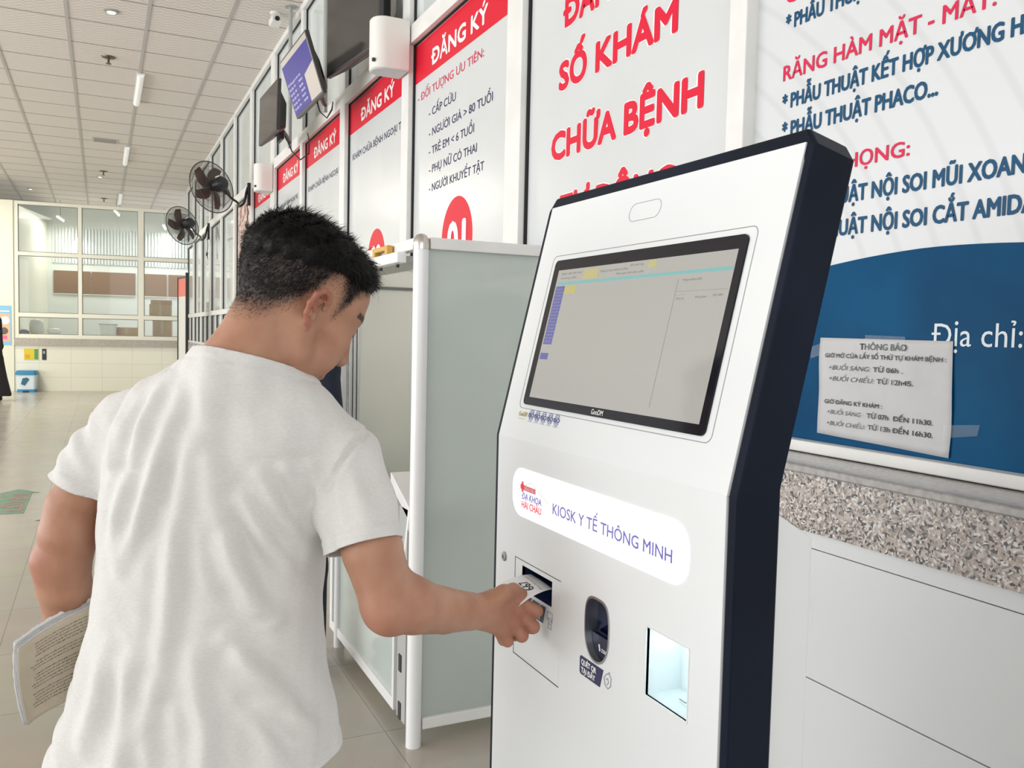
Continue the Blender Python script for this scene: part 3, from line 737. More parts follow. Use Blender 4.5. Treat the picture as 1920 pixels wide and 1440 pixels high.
GR2 = noise_col(mat('sill_granite', (0.42, 0.39, 0.33), 0.3), (0.36, 0.33, 0.28), (0.48, 0.45, 0.39), 40)
struct(endpart(ebox((-3.47, 0.98, -0.2), (-0.02, 1.125, 0.05)), 'trim_22', GR2))
fr = MB()
for a, b in ((-3.47, -3.385), (-2.25, -2.175), (-1.07, -0.95), (0.0, 0.06)): fr.box((a, 1.125, -0.06), (b, 4.0, 0.0))
for a, b in ((1.125, 1.21), (1.575, 1.665), (2.865, 2.945), (3.93, 4.0)): fr.box((-3.385, a, -0.055), (0.0, b, -0.002))
WNE = struct(endpart(fr, 'window_20', CREAMALU, None, 0.004))
for a, b in ((-3.385, -2.25), (-2.175, -1.07), (-0.95, 0.0)):
    for c, d in ((1.21, 1.575), (1.665, 2.865), (2.945, 3.93)):
        endpart(ebox((a, c, -0.034), (b, d, -0.028)), 'glass_pane', GLASS, WNE)
        gk = MB()
        gk.box((a, c, -0.027), (a + 0.012, d, -0.02)); gk.box((b - 0.012, c, -0.027), (b, d, -0.02)); gk.box((a, d - 0.012, -0.027), (b, d, -0.02)); gk.box((a, c, -0.027), (b, c + 0.012, -0.02))
        endpart(gk, 'gasket', mat('grey_gasket', (0.2, 0.2, 0.18), 0.6), WNE)
# office room
OW = noise_col(mat('office_wall', (0.74, 0.76, 0.73), 0.5), (0.72, 0.74, 0.71), (0.77, 0.79, 0.76), 0.7)
struct(endpart(ebox((-5.5, 0, -4.2), (0.4, HC, -4.0)), 'wall_office', OW))
struct(endpart(ebox((-3.60, 0, -4.0), (-3.52, 4.0, -0.21)), 'wall_office_side', CREAM))
CORR = MB()
for k in range(46): CORR.box((-3.4 + k * 0.075, 3.0, -3.99), (-3.4 + k * 0.075 + 0.045, 3.9, -3.965))
struct(endpart(CORR, 'trim_23', mat('ribbed_sheet', (0.66, 0.69, 0.70), 0.4)))
for i, (a, b) in enumerate(((-3.38, -2.53), (-2.50, -1.47), (-1.30, -0.71), (-0.67, -0.10))):
    lb = ('leftmost brown wall board seen through the end window', 'widest brown wall board seen through the middle of the end window', 'third brown wall board from the left behind the end window', 'rightmost brown wall board behind the end window')[i]
    t = thing('wall_board', lb, 'board', EMW @ Vector((a, 2.23, -3.99)), EROT, 'brown boards on the office wall')
    MB().box((0, 0, 0), (b - a, 0.58, 0.03)).build('panel', mat('brown_board', (0.25, 0.145, 0.085), 0.5), t)
    MB().box((0, -0.015, 0.0), (b - a, 0.0, 0.035)).build('lower_rail', CREAMALU, t)
TUBE = mat('lit_tube', (1, 1, 1), 0.3, emit=(1, 0.99, 0.93), es=8)
for lb, x, y, z, L in (('lit tube light glowing at the upper left of the end window', -3.06, 4.02, -3.0, 0.9), ('brightest lit tube light behind the middle of the end window', -1.75, 4.18, -2.4, 1.1), ('lit tube light behind the right end window pane', -0.72, 3.98, -3.2, 0.9), ('short lit tube light behind the left end window pane under the upper left one', -2.8, 3.62, -3.9, 0.25)):
    t = thing('tube_light', lb, 'light', EMW @ Vector((x, y, z)), EROT, 'lit tube lights in the office')
    MB().box((-0.03, 0.0, -L / 2), (0.03, 0.04, L / 2)).build('housing', ALU, t)
    MB().tube([(0, -0.018, -L / 2 + 0.02), (0, -0.018, L / 2 - 0.02)], 0.018, 10).build('tube', TUBE, t)
    MB().tube([(0, 0.04, 0), (0, HC - y, 0)], 0.008, 6).build('hanger', GALV, t)
    la = area('tube_light_glow', (0, 0, 0), (0, 0, 0), 0.06, L, 30 * L, (1.0, 0.98, 0.92)); la.parent = t; la.location = (0, -0.045, 0); la.rotation_euler = (math.radians(-90), 0, 0)
# desk inside, things on it
t = thing('office_desk', 'long pale desk standing behind the end window', 'desk', EMW @ Vector((-1.8, 0, -0.75)), EROT)
MB().box((-1.6, 1.14, -0.45), (1.75, 1.18, 0.5)).build('desktop', CREAMALU, t, 0.004)
for x in (-1.55, 1.65): MB().box((x, 0, -0.4), (x + 0.05, 1.14, 0.45)).build('leg_panel', CREAMALU, t)
CARD = noise_col(mat('cardboard', (0.45, 0.29, 0.15), 0.8), (0.42, 0.27, 0.14), (0.48, 0.32, 0.18), 5)
def carton(label, x, y, z, w, h, d, open_=False):
    t = thing('cardboard_box', label, 'box', EMW @ Vector((x, y, z)), EROT, 'cardboard boxes on the office desk')
    MB().box((-w / 2, 0, -d / 2), (w / 2, h, d / 2)).build('carton', CARD, t, 0.004)
    MB().box((-0.03, h * 0.3, d / 2), (0.03, h + 0.001, d / 2 + 0.001)).build('packing_tape', mat('packing_tape', (0.5, 0.36, 0.2), 0.25), t)
    if open_:
        MB().prism([(d / 2, h), (d / 2 + 0.02, h + 0.005), (d / 2 - 0.0, h + 0.115), (d / 2 - 0.012, h + 0.115)], 0, -w / 2, w / 2).build('flap', CARD, t) if False else MB().box((-w / 2, h, -d / 2), (w / 2, h + 0.11, -d / 2 + 0.006)).build('flap', CARD, t)
carton('lower cardboard box of the two stacked behind the right end window', -0.62, 1.18, -0.85, 0.40, 0.40, 0.42)
carton('upper open topped cardboard box of the two stacked behind the right end window', -0.66, 1.58, -0.85, 0.46, 0.36, 0.40, True)
carton('low wide cardboard box on the desk just right of the white bucket', -1.38, 1.18, -0.95, 0.42, 0.22, 0.3)
t = thing('plastic_bucket', 'white plastic bucket on the desk behind the middle end window', 'bucket', EMW @ Vector((-1.75, 1.18, -0.72)), EROT)
RX90 = Matrix.Rotation(-math.pi / 2, 4, 'X')
MB().lathe([(0.155, 0), (0.18, 0.25), (0.19, 0.25), (0.19, 0.235), (0.185, 0.27)], 28, RX90).build('pail', mat('white_bucket', (0.85, 0.85, 0.82), 0.35), t, smooth='auto')
MB().lathe([(0.186, 0.262), (0.195, 0.268), (0.195, 0.29), (0.17, 0.296)], 28, RX90).build('lid', mat('bucket_lid', (0.55, 0.58, 0.62), 0.35), t, smooth='auto')
def lump(name, label, cat, x, y, z, sx, sy, sz, m, seed, group=None):
    rnd = random.Random(seed); n1, n2 = 18, 10; vs = []
    ph = [rnd.uniform(0, 6) for _ in range(6)]
    for j in range(n2 + 1):
        b = math.pi * j / n2
        for i in range(n1):
            a = 2 * math.pi * i / n1
            r = 1 + 0.12 * math.sin(3 * a + ph[0]) * math.sin(b) + 0.1 * math.sin(5 * a + 3 * b + ph[1]) * math.sin(b) + 0.07 * math.sin(9 * b + ph[2])
            yy = 0.5 - 0.5 * math.cos(b)
            vs.append((sx * r * math.sin(b) ** 0.6 * math.cos(a), sy * yy, sz * r * math.sin(b) ** 0.6 * math.sin(a)))
    fs = [(j * n1 + i, j * n1 + (i + 1) % n1, (j + 1) * n1 + (i + 1) % n1, (j + 1) * n1 + i) for j in range(n2) for i in range(n1)]
    o = MB().add(vs, fs).build(name, m, None, smooth=True)
    o.matrix_world = EMW @ Matrix.Translation((x, y, z))
    return tag(o, label, cat, group)
BAGW = mat('white_bag_plastic', (0.78, 0.78, 0.75), 0.3); BAGD = mat('dark_bag_plastic', (0.06, 0.06, 0.065), 0.35)
lump('plastic_bag', 'tall white plastic bag slumped on the desk at the left of the end window', 'bag', -3.22, 1.18, -0.95, 0.15, 0.36, 0.15, BAGW, 1, 'bags on the office desk')
lump('plastic_bag', 'low white plastic bag right of the tall slumped one behind the end window', 'bag', -2.83, 1.18, -0.75, 0.14, 0.17, 0.14, BAGW, 2, 'bags on the office desk')
lump('plastic_bag', 'small dark plastic bag at the lower left corner of the end window', 'bag', -3.38, 1.18, -0.48, 0.09, 0.13, 0.09, BAGD, 3, 'bags on the office desk')

# poster on the left wall
t = thing('wall_poster', 'blue and orange health poster cut by the left edge of the photo', 'poster', EMW @ Vector((-4.05, 0.97, 0.031)), EROT)
slab([(0, 0), (0.54, 0), (0.54, 0.83), (0, 0.83)], 0, 0.004).build('sheet', mat('poster_blue', (0.25, 0.52, 0.75), 0.35), t)
slab([(0, 0.08), (0.51, 0.08), (0.51, 0.66), (0, 0.66)], 0.004, 0.005).build('orange_field', mat('poster_orange', (0.85, 0.48, 0.28), 0.35), t)
for k, (x, y, r, m) in enumerate(((0.42, 0.52, 0.085, mat('poster_pale', (0.75, 0.82, 0.86), 0.4)), (0.40, 0.30, 0.075, mat('poster_dark', (0.12, 0.10, 0.10), 0.4)), (0.24, 0.33, 0.06, mat('poster_red', (0.75, 0.08, 0.12), 0.4)))):
    slab([(x + r * math.cos(a * math.pi / 12), y + r * math.sin(a * math.pi / 12)) for a in range(24)], 0.005, 0.006).build('picture_disc', m, t)
slab([(0.34, 0.13), (0.45, 0.12), (0.46, 0.20), (0.35, 0.21)], 0.005, 0.006).build('caption_patch', mat('poster_pink', (0.85, 0.15, 0.35), 0.4), t)
slab([(0.05, 0.70), (0.5, 0.70), (0.5, 0.725), (0.05, 0.725)], 0.004, 0.005).build('title_bar', WHITEINK, t)
# signs below the sill
t = thing('hand_gel_sign', 'yellow and green plate under the end window sill', 'sign', EMW @ Vector((-3.29, 0.67, 0.0)), EROT)
slab([(0, 0), (0.27, 0), (0.27, 0.235), (0, 0.235)], 0, 0.012).build('yellow_plate', mat('sign_yellow', (0.72, 0.58, 0.02), 0.4), t)
slab([(0.195, 0.01), (0.265, 0.01), (0.265, 0.225), (0.195, 0.225)], 0.012, 0.014).build('green_strip', mat('sign_green', (0.08, 0.30, 0.10), 0.4), t)
slab([(0.02, 0.03), (0.11, 0.03), (0.11, 0.11), (0.02, 0.11)], 0.012, 0.014).build('orange_patch', mat('sign_orange', (0.75, 0.35, 0.02), 0.4), t)
t = thing('wall_switch', 'narrow black switch plate right of the yellow plate', 'switch', EMW @ Vector((-2.95, 0.67, 0.0)), EROT)
slab([(0, 0), (0.08, 0), (0.08, 0.235), (0, 0.235)], 0, 0.015).build('plate', BLACK, t, 0.003)
slab([(0.02, 0.13), (0.06, 0.13), (0.06, 0.19), (0.02, 0.19)], 0.015, 0.02).build('rocker', mat('rocker_grey', (0.35, 0.35, 0.35), 0.4), t)
# pedal bin
t = thing('pedal_bin', 'small blue and white pedal bin on the floor under the yellow plate', 'bin', EMW @ Vector((-3.2, 0, 0.19)), EROT)
BINB = mat('bin_blue', (0.02, 0.22, 0.42), 0.35); 
bo = rrect(-0.165, -0.13, 0.165, 0.13, 0.04); bi = rrect(-0.18, -0.145, 0.18, 0.145, 0.045); bl = rrect(-0.20, -0.16, 0.20, 0.16, 0.05)
def loft(rings, name, m, parent):
    n = len(rings[0][0]); mb = MB(); vs = []
    for pts, h in rings: vs += [(p[0], h, p[1]) for p in pts]
    fs = [(r * n + k, (r + 1) * n + k, (r + 1) * n + (k + 1) % n, r * n + (k + 1) % n) for r in range(len(rings) - 1) for k in range(n)]
    fs += [tuple(range(n)), tuple((len(rings) - 1) * n + k for k in range(n))[::-1]]
    return mb.add(vs, fs).build(name, m, parent, smooth='auto')
loft([(bo, 0.06), (bi, 0.36)], 'body', mat('bin_white', (0.7, 0.8, 0.86), 0.35), t)
loft([(bl, 0.36), (bl, 0.40), (bi, 0.45)], 'lid', BINB, t)
loft([(bi, 0.0), (bo, 0.06)], 'base', BINB, t)
MB().box((-0.05, 0.005, 0.13), (0.05, 0.03, 0.20)).build('pedal', BLACK, t)
mm = MB()
mm.prism([(-0.09, 0.17), (-0.02, 0.14), (0.02, 0.2), (0.07, 0.27), (0.02, 0.31), (-0.06, 0.29)], 2, 0.142, 0.146)
mm.build('pictogram', mat('bin_mark', (0.02, 0.12, 0.2), 0.4), t)

# standing banner near the end of the counter
t = thing('standing_banner', 'narrow dark framed standing banner with red head near the end window', 'banner', (1.271, 15.97, 0), Matrix.Rotation(math.radians(-81), 3, 'Z'))
Fm = mat('banner_frame_dark', (0.03, 0.03, 0.035), 0.4)
MB().box((-0.30, -0.02, 0.0), (-0.27, 0.02, 2.30)).build('post', Fm, t); MB().box((0.27, -0.02, 0.0), (0.30, 0.02, 2.36)).build('post', Fm, t)
MB().box((-0.27, -0.015, 2.27), (0.27, 0.015, 2.30)).build('top_rail', Fm, t)
MB().box((-0.27, -0.006, 0.5), (0.27, 0.006, 2.27)).build('sheet', mat('banner_sheet', (0.66, 0.66, 0.62), 0.4), t)
MB().box((-0.27, -0.009, 1.96), (0.27, 0.009, 2.27)).build('red_head', mat('banner_coral', (0.70, 0.16, 0.12), 0.4), t)
MB().box((-0.33, -0.22, 0.0), (0.33, 0.22, 0.03)).build('foot_plate', Fm, t)

# arrow stickers on the floor
def arrow_sticker(label, pts_body, loc, rotz, scale, sheet, word, wm):
    t = thing('floor_arrow_sticker', label, 'sticker', loc, Matrix.Rotation(rotz, 3, 'Z'), 'arrow stickers on the floor')
    slab([(x * scale, y * scale) for x, y in pts_body], 0.0, 0.0012).build('arrow', sheet, t)
    if word: text(t, word, -0.36, 0.36, -0.055, 0.11, wm, 0.002, 0.03, rot=math.pi / 2)
    return t
AR = [(-0.27, -0.62), (0.27, -0.62), (0.27, 0.32), (0.5, 0.32), (0.0, 0.75), (-0.5, 0.32), (-0.27, 0.32)]
AR = [(-0.11, -0.43), (0.11, -0.43), (0.11, 0.43), (0.165, 0.43), (0.0, 0.65), (-0.165, 0.43), (-0.11, 0.43)]
arrow_sticker('green floor arrow sticker with worn red lettering left of the man', AR, (-0.64, 7.68, 0.0005), 0.0, 1.0, noise_col(mat('floor_green', (0.1, 0.25, 0.15), 0.4), (0.09, 0.22, 0.14), (0.16, 0.31, 0.21), 14), 'LỐI ĐI', noise_col(mat('floor_red', (0.45, 0.13, 0.12), 0.4), (0.42, 0.10, 0.10), (0.40, 0.26, 0.22), 18))
arrow_sticker('dark blue floor arrow sticker mostly hidden behind the man\'s left arm', AR, (-0.272, 6.50, 0.0005), 0.0, 1.0, mat('floor_blue', (0.10, 0.11, 0.17), 0.4), '', mat('floor_pale', (0.5, 0.5, 0.5), 0.4))

# ================================================================ GLASS BOOTH
XB, YN, YF, ZT = 0.95, 2.69, 3.70, 1.718
t = thing('glass_booth', 'white aluminium booth with frosted glass sides between the man and the kiosk', 'booth', (XB, YN, 0))
def translucent(m, f):
    n, l, b = nodes(m); out = n['Material Output']
    tl = n.new('ShaderNodeBsdfTranslucent'); tl.inputs[0].default_value = (0.85, 0.90, 0.86, 1)
    mx = n.new('ShaderNodeMixShader'); mx.inputs[0].default_value = f
    l.new(b.outputs[0], mx.inputs[1]); l.new(tl.outputs[0], mx.inputs[2]); l.new(mx.outputs[0], out.inputs['Surface'])
PW = mat('gloss_white_tube', (0.85, 0.85, 0.85), 0.2, spec=0.6)
BG_ = noise_col(mat('booth_frosted_glass', (0.46, 0.51, 0.48), 0.07, spec=0.7), (0.60, 0.665, 0.63), (0.66, 0.72, 0.69), 1.8)
translucent(BG_, 0.35)
INB = noise_col(mat('booth_inner_panel', (0.74, 0.74, 0.67), 0.35), (0.86, 0.86, 0.79), (0.89, 0.89, 0.82), 1.5)
MINT = noise_col(mat('booth_door_glass', (0.68, 0.75, 0.72), 0.1, spec=0.6), (0.66, 0.735, 0.70), (0.71, 0.78, 0.745), 1.5)
translucent(MINT, 0.3)
XR = 1.53 - XB; DY = YF - YN
MB().tube([(0, 0, 0), (0, 0, ZT - 0.035)], 0.026, 24).build('corner_post', PW, t, smooth='auto')
MB().lathe([(0.028, ZT - 0.04), (0.028, ZT - 0.02), (0.025, ZT - 0.005), (0.017, ZT + 0.007), (0.007, ZT + 0.0115), (0.002, ZT + 0.012)], 24).build('post_cap', mat('brushed_cap', (0.6, 0.58, 0.55), 0.22, 0.9), t, smooth='auto')
MB().tube([(0, DY, 0), (0, DY, ZT - 0.035)], 0.024, 20).build('corner_post', PW, t, smooth='auto')
for x0, y0, x1, y1, nm in ((0.026, -0.02, XR, 0.02, 'top_rail'), (0.026, DY - 0.02, XR, DY + 0.02, 'top_rail'), (-0.018, 0.024, 0.018, DY - 0.02, 'top_rail'), (0.026, -0.02, XR, 0.02, 'bottom_rail')):
    z0 = ZT - 0.038 if nm == 'top_rail' else 0.06
    MB().box((x0, y0, z0), (x1, y1, z0 + 0.038)).build(nm, ALU, t, 0.003)
MB().box((0.026, -0.006, 0.098), (XR, 0.006, ZT - 0.038)).build('side_glass', BG_, t)
MB().box((0.026, DY - 0.012, 0.06), (XR, DY, ZT - 0.038)).build('inner_panel', INB, t)
MB().box((XR - 0.012, 0.006, 0.06), (XR, DY - 0.012, ZT - 0.038)).build('wall_side_panel', INB, t)
pf = MB()
for k in range(3): pf.box((0.024 + k * 0.017, DY - 0.034 - 0.002 * k, 0.06), (0.024 + k * 0.017 + 0.012, DY - 0.012, ZT - 0.06))
pf.build('panel_profile', mat('grooved_profile', (0.72, 0.73, 0.73), 0.3), t, 0.002)
MB().box((0.03, DY - 0.02, ZT - 0.125), (XR - 0.012, DY - 0.012, ZT - 0.112)).build('panel_joint', mat('joint_dark', (0.2, 0.2, 0.2), 0.5), t)
# roof board hung below the front rail, hinged
MB().box((-0.052, 0.095, ZT - 0.078), (-0.019, DY - 0.06, ZT - 0.042)).build('roof_fascia', PW, t, 0.002)
MB().box((-0.019, 0.145, ZT - 0.07), (0.14, DY - 0.06, ZT - 0.05)).build('roof_board', mat('roof_underside', (0.55, 0.56, 0.54), 0.5), t)
for y in (0.22, 0.42, 0.62): MB().tube([(-0.01, y, ZT - 0.07), (-0.01, y, ZT - 0.086)], 0.007, 10).build('fixing_screw', DARKGREY, t)
# lower front door with mint glass
dd = MB()
dd.box((-0.014, 0.185, 0.05), (0.014, 0.205, 0.86)); dd.box((-0.014, DY + 0.085, 0.05), (0.014, DY + 0.125, 0.86)); dd.box((-0.014, 0.205, 0.05), (0.014, DY + 0.085, 0.09)); dd.box((-0.014, 0.205, 0.82), (0.014, DY + 0.085, 0.86))
dd.build('door_frame', PW, t, 0.002)
MB().box((-0.004, 0.205, 0.09), (0.004, DY + 0.085, 0.82)).build('door_glass', MINT, t)
MB().box((-0.012, 0.06, 0.05), (0.02, 0.15, 0.80)).build('door_jamb', mat('jamb_grey', (0.45, 0.46, 0.45), 0.4), t)
for z in (0.25, 0.08): MB().box((-0.016, 0.10, z - 0.03), (-0.010, 0.125, z + 0.03)).build('hinge', DARKGREY, t)
MB().box((-0.02, DY + 0.10, 0.60), (-0.014, DY + 0.118, 0.66)).build('hinge', STEEL, t)
# folding ledge with stay
MB().prism([(0.01, 0.855), (0.23, 0.795), (0.23, 0.75), (0.01, 0.79)][::-1], 0, -0.03, 0.01).build('ledge_edge', PW, t, 0.002) if False else None
MB().prism([(0.03, 0.80), (0.26, 0.90), (0.26, 0.855), (0.03, 0.755)], 0, -0.012, 0.25).build('folding_ledge', PW, t, 0.003)
MB().tube([(-0.004, 0.05, 0.80), (-0.004, 0.13, 0.50)], 0.011, 8).build('stay', PW, t)
t = thing('plastic_clamp', 'small yellow plastic clamp resting on the booth front ledge board', 'clamp', (XB - 0.034, YN + 0.235, ZT - 0.042))
YEL = mat('yellow_plastic', (0.62, 0.36, 0.06), 0.4)
hb = MB(); hb.box((-0.012, 0.0, 0.0), (0.012, 0.028, 0.034)); hb.box((-0.012, 0.152, 0.0), (0.012, 0.18, 0.034)); hb.box((-0.012, 0.028, 0.016), (0.012, 0.152, 0.034))
hb.build('grip', YEL, t, 0.004)
# ================================================================ KIOSK
KW = 0.667
kiosk = thing('self_service_kiosk', 'white and black self service ticket kiosk with tilted touch screen and glowing name strip', 'kiosk', (0.66, 1.436, 0), WALLROT)
NAVYBLK = noise_col(mat('kiosk_black_paint', (0.008, 0.012, 0.026), 0.45, spec=0.12), (0.004, 0.007, 0.015), (0.008, 0.013, 0.028), 3)
KWHITE = noise_col(mat('kiosk_white_paint', (0.80, 0.80, 0.795), 0.28, spec=0.45), (0.735, 0.76, 0.775), (0.765, 0.79, 0.80), 2)
ZB = 1.218; ct_, st_ = 0.9727, 0.2316
TMW = Matrix(((1, 0, 0, 0), (0, ct_, st_, ZB), (0, -st_, ct_, 0), (0, 0, 0, 1)))
def kpt(u, s, n=0.0):
    if s <= ZB: return (u, s, n)
    return tuple(TMW @ Vector((u, s - ZB, n)))
TT = ZB + 0.452
def outline(i, ib, it, n, nb=None):
    a = [(i, ib), (i, ZB), (i, TT - it - 0.022), (i + 0.018, TT - it), (KW - i - 0.018, TT - it), (KW - i, TT - it - 0.022), (KW - i, ZB), (KW - i, ib)]
    return [kpt(u, s, n) for u, s in a]
O = outline(0, 0.0, 0, 0); I = outline(0.014, 0.02, 0.021, 0); I2 = outline(0.014, 0.02, 0.021, -0.012); B = outline(0, 0.0, 0, -0.066)
B = [(u, v, w) for u, v, w in B]
for k in (1, 6): B[k] = (B[k][0], ZB + 0.008, -0.068)
n = 8; cb = MB(); fs = []
for i in range(n):
    j = (i + 1) % n
    fs += [(i, j, n + j, n + i), (n + i, n + j, 2 * n + j, 2 * n + i), (j, i, 3 * n + i, 3 * n + j)]
fs += [(3 * n + 0, 3 * n + 7, 3 * n + 6, 3 * n + 1), (3 * n + 1, 3 * n + 6, 3 * n + 5, 3 * n + 4, 3 * n + 3, 3 * n + 2)]
fs = [f[::-1] for f in fs]
cb.add(O + I + I2 + B, fs).build('casing', NAVYBLK, kiosk, 0.0035)
rh = MB().prism([(0.0, -0.066), (1.196, -0.066), (1.161, -0.125), (0.0, -0.125)], 0, 0.004, KW - 0.004)
rh.build('rear_housing', noise_col(mat('housing_white', (0.76, 0.77, 0.78), 0.35), (0.75, 0.76, 0.77), (0.78, 0.79, 0.80), 2), kiosk, 0.002)
SLOT = (0.124, 0.961, 0.234, 1.003); SCN = (0.340, 0.918, 0.411, 1.019); PAY = (0.500, 0.921, 0.595, 1.017)
lp = holed(0.0155, 0.02, KW - 0.0145, ZB + 0.0004, [SLOT, SCN, PAY], -0.004, 0.002)
lp.build('lower_panel', KWHITE, kiosk)
slab([(0.0155, 0.0), (KW - 0.0145, 0.0), (KW - 0.0145, 0.4325), (0.0155, 0.4325)], -0.004, 0.002).build('upper_panel', KWHITE, kiosk, mw=TMW)
LINE = mat('panel_seam', (0.30, 0.30, 0.30), 0.6); DARKLINE = mat('dark_seam', (0.03, 0.03, 0.03), 0.6)
def tilt(mb, name, m, par=kiosk, bevel=0.0): return mb.build(name, m, par, bevel, mw=TMW)
tilt(ring(rrect(0.0695, 0.0563, 0.604, 0.3355, 0.012), rrect(0.0707, 0.0575, 0.6028, 0.3343, 0.011), 0.0018, 0.0024), 'screen_surround_seam', LINE)
tilt(ring(rrect(0.291, 0.3735, 0.3755, 0.403, 0.0145), rrect(0.2918, 0.3743, 0.3747, 0.4022, 0.0138), 0.0018, 0.0024), 'lens_cover_seam', LINE)
bez = tilt(slab(rrect(0.0865, 0.064, 0.5907, 0.325, 0.009), 0.0015, 0.005), 'screen_bezel', mat('bezel_black_glass', (0.010, 0.010, 0.015), 0.12, spec=0.25))
SCR = mat('touch_screen', (0.12, 0.12, 0.115), 0.10, emit=(0.60, 0.585, 0.535), es=0.62, spec=0.5)
noise_em = SCR.node_tree
scr = tilt(slab([(0.1065, 0.078), (0.5775, 0.078), (0.5775, 0.306), (0.1065, 0.306)], 0.004, 0.0054), 'touch_screen', SCR)
def ui(name, pts, col, es=0.62, z=0.0058):
    m = mat('ui_' + name, tuple(c * 0.2 for c in col), 0.10, emit=col, es=es)
    tilt(slab(pts, 0.0054, z), name, m, scr)
U = lambda a, b, c, d: [(a, b), (c, b), (c, d), (a, d)]
ui('cyan_bar', U(0.115, 0.2785, 0.575, 0.2835), (0.30, 0.66, 0.64))
for k in range(9): ui('blue_menu_button', U(0.1115, 0.2655 - k * 0.0116, 0.1415, 0.2765 - k * 0.0116), (0.17, 0.18, 0.52))
ui('blue_menu_button', U(0.1115, 0.146, 0.139, 0.1573), (0.17, 0.18, 0.52))
ui('yellow_tab', U(0.143, 0.2625, 0.1825, 0.2762), (0.72, 0.65, 0.25))
ui('yellow_badge', U(0.197, 0.2855, 0.243, 0.302), (0.72, 0.66, 0.30)); ui('yellow_badge', U(0.383, 0.294, 0.402, 0.3045), (0.72, 0.66, 0.30))
ui('divider_line', U(0.4645, 0.09, 0.4652, 0.272), (0.42, 0.40, 0.36)); ui('divider_line', U(0.4655, 0.2535, 0.5735, 0.2541), (0.36, 0.35, 0.33)); ui('divider_line', U(0.467, 0.2485, 0.488, 0.249), (0.36, 0.35, 0.33))
UT = mat('ui_text', (0.05, 0.05, 0.05), 0.2, emit=(0.22, 0.21, 0.2), es=0.6); UTB = mat('ui_text_pale', (0.1, 0.1, 0.15), 0.2, emit=(0.5, 0.5, 0.68), es=0.6)
for s, a, b, v, c in (('Bệnh viện đa khoa', 0.122, 0.19, 0.297, 0.0035), ('Hướng dẫn', 0.122, 0.175, 0.289, 0.003), ('Đăng ký khám bệnh tự động', 0.25, 0.33, 0.2945, 0.0032), ('Mời quét thẻ căn cước', 0.30, 0.375, 0.2875, 0.0032), ('Số thứ tự', 0.335, 0.37, 0.299, 0.0034), ('Thông tin khám trước', 0.475, 0.517, 0.2685, 0.0035), ('Dịch vụ', 0.47, 0.487, 0.2425, 0.003), ('Phòng khám', 0.512, 0.535, 0.2435, 0.003), ('Số tiền', 0.548, 0.568, 0.245, 0.003)):
    text(scr, s, a, b, v, c, UT, 0.0060, 0.0, mw=TMW, name='screen_lettering')
for k, s in enumerate(('Khám mới', 'Tái khám', 'Bảo hiểm', 'Dịch vụ', 'Ưu tiên', 'Tra cứu', 'Thu phí', 'In lại số', 'Hướng dẫn')):
    text(scr, s, 0.116, 0.137, 0.2695 - k * 0.0116, 0.0034, UTB, 0.0062, 0.0, mw=TMW, name='screen_lettering')
text(bez, 'GooDM', 0.320, 0.3535, 0.0672, 0.0082, WHITEINK, 0.0056, 0.01, mw=TMW, name='maker_lettering')
GOLD = mat('gold_ink', (0.55, 0.47, 0.12), 0.4); ISOB = mat('iso_blue', (0.03, 0.06, 0.30), 0.4)
text(kiosk, 'GooDM', 0.0765, 0.108, 0.0425, 0.0085, GOLD, 0.0026, 0.01, 0.15, mw=TMW, name='gold_maker_lettering')
text(kiosk, 'Smart kiosk', 0.0765, 0.103, 0.0375, 0.0022, GOLD, 0.0026, mw=TMW, name='gold_maker_lettering')
for k in range(5):
    u = 0.1244 + k * 0.0228; g = MB()
    for rr in (0.0092, 0.0062):
        for a0, a1 in ((35, 145), (215, 325)):
            o = [(u + rr * math.cos(math.radians(a0 + (a1 - a0) * q / 10)), 0.0475 + rr * math.sin(math.radians(a0 + (a1 - a0) * q / 10))) for q in range(11)]
            i_ = [(u + (rr - 0.0009) * math.cos(math.radians(a0 + (a1 - a0) * q / 10)), 0.0475 + (rr - 0.0009) * math.sin(math.radians(a0 + (a1 - a0) * q / 10))) for q in range(11)]
            g.prism(o + i_[::-1], 2, 0.002, 0.0026)
    st = tilt(g, 'iso_sticker', ISOB)
    text(st, 'ISO', u - 0.0098, u + 0.0098, 0.0437, 0.0072, ISOB, 0.0028, 0.03, mw=TMW, name='iso_lettering')
    text(st, ['9001:2015', '14001:2015', '45001:2018', '27001:2013', '50001'][k], u - 0.0075, u + 0.0075, 0.0355, 0.0018, ISOB, 0.0028, 0.0, mw=TMW, name='iso_lettering')
# glowing name strip
sg = slab(rrect(0.0815, 1.0875, 0.587, 1.1715, 0.034, 10), 0.001, 0.0032).build('name_strip', mat('lit_name_strip', (0.9, 0.9, 0.9), 0.3, emit=(1.0, 1.0, 1.0), es=0.85), kiosk)
PURP = mat('strip_purple', (0.10, 0.09, 0.36), 0.4, emit=(0.30, 0.28, 0.62), es=0.35); STRED = mat('strip_red', (0.62, 0.04, 0.08), 0.4, emit=(0.72, 0.12, 0.18), es=0.5)
text(sg, 'KIOSK Y TẾ THÔNG MINH', 0.232, 0.554, 1.1145, 0.0185, PURP, 0.0036, 0.010)
lg = MB()
lg.box((0.113, 1.136, 0.0033), (0.129, 1.144, 0.0038)); lg.box((0.117, 1.131, 0.0033), (0.125, 1.149, 0.0038)); lg.box((0.127, 1.1345, 0.0033), (0.170, 1.1435, 0.0038))
lo = lg.build('hospital_emblem', STRED, sg)
GRN = mat('strip_green', (0.35, 0.55, 0.35), 0.5)
MB().tube([(0.104, 1.132, 0.0036), (0.152, 1.152, 0.0036), (0.214, 1.128, 0.0036)], 0.0005, 4).build('emblem_roof_line', GRN, lo if False else sg)
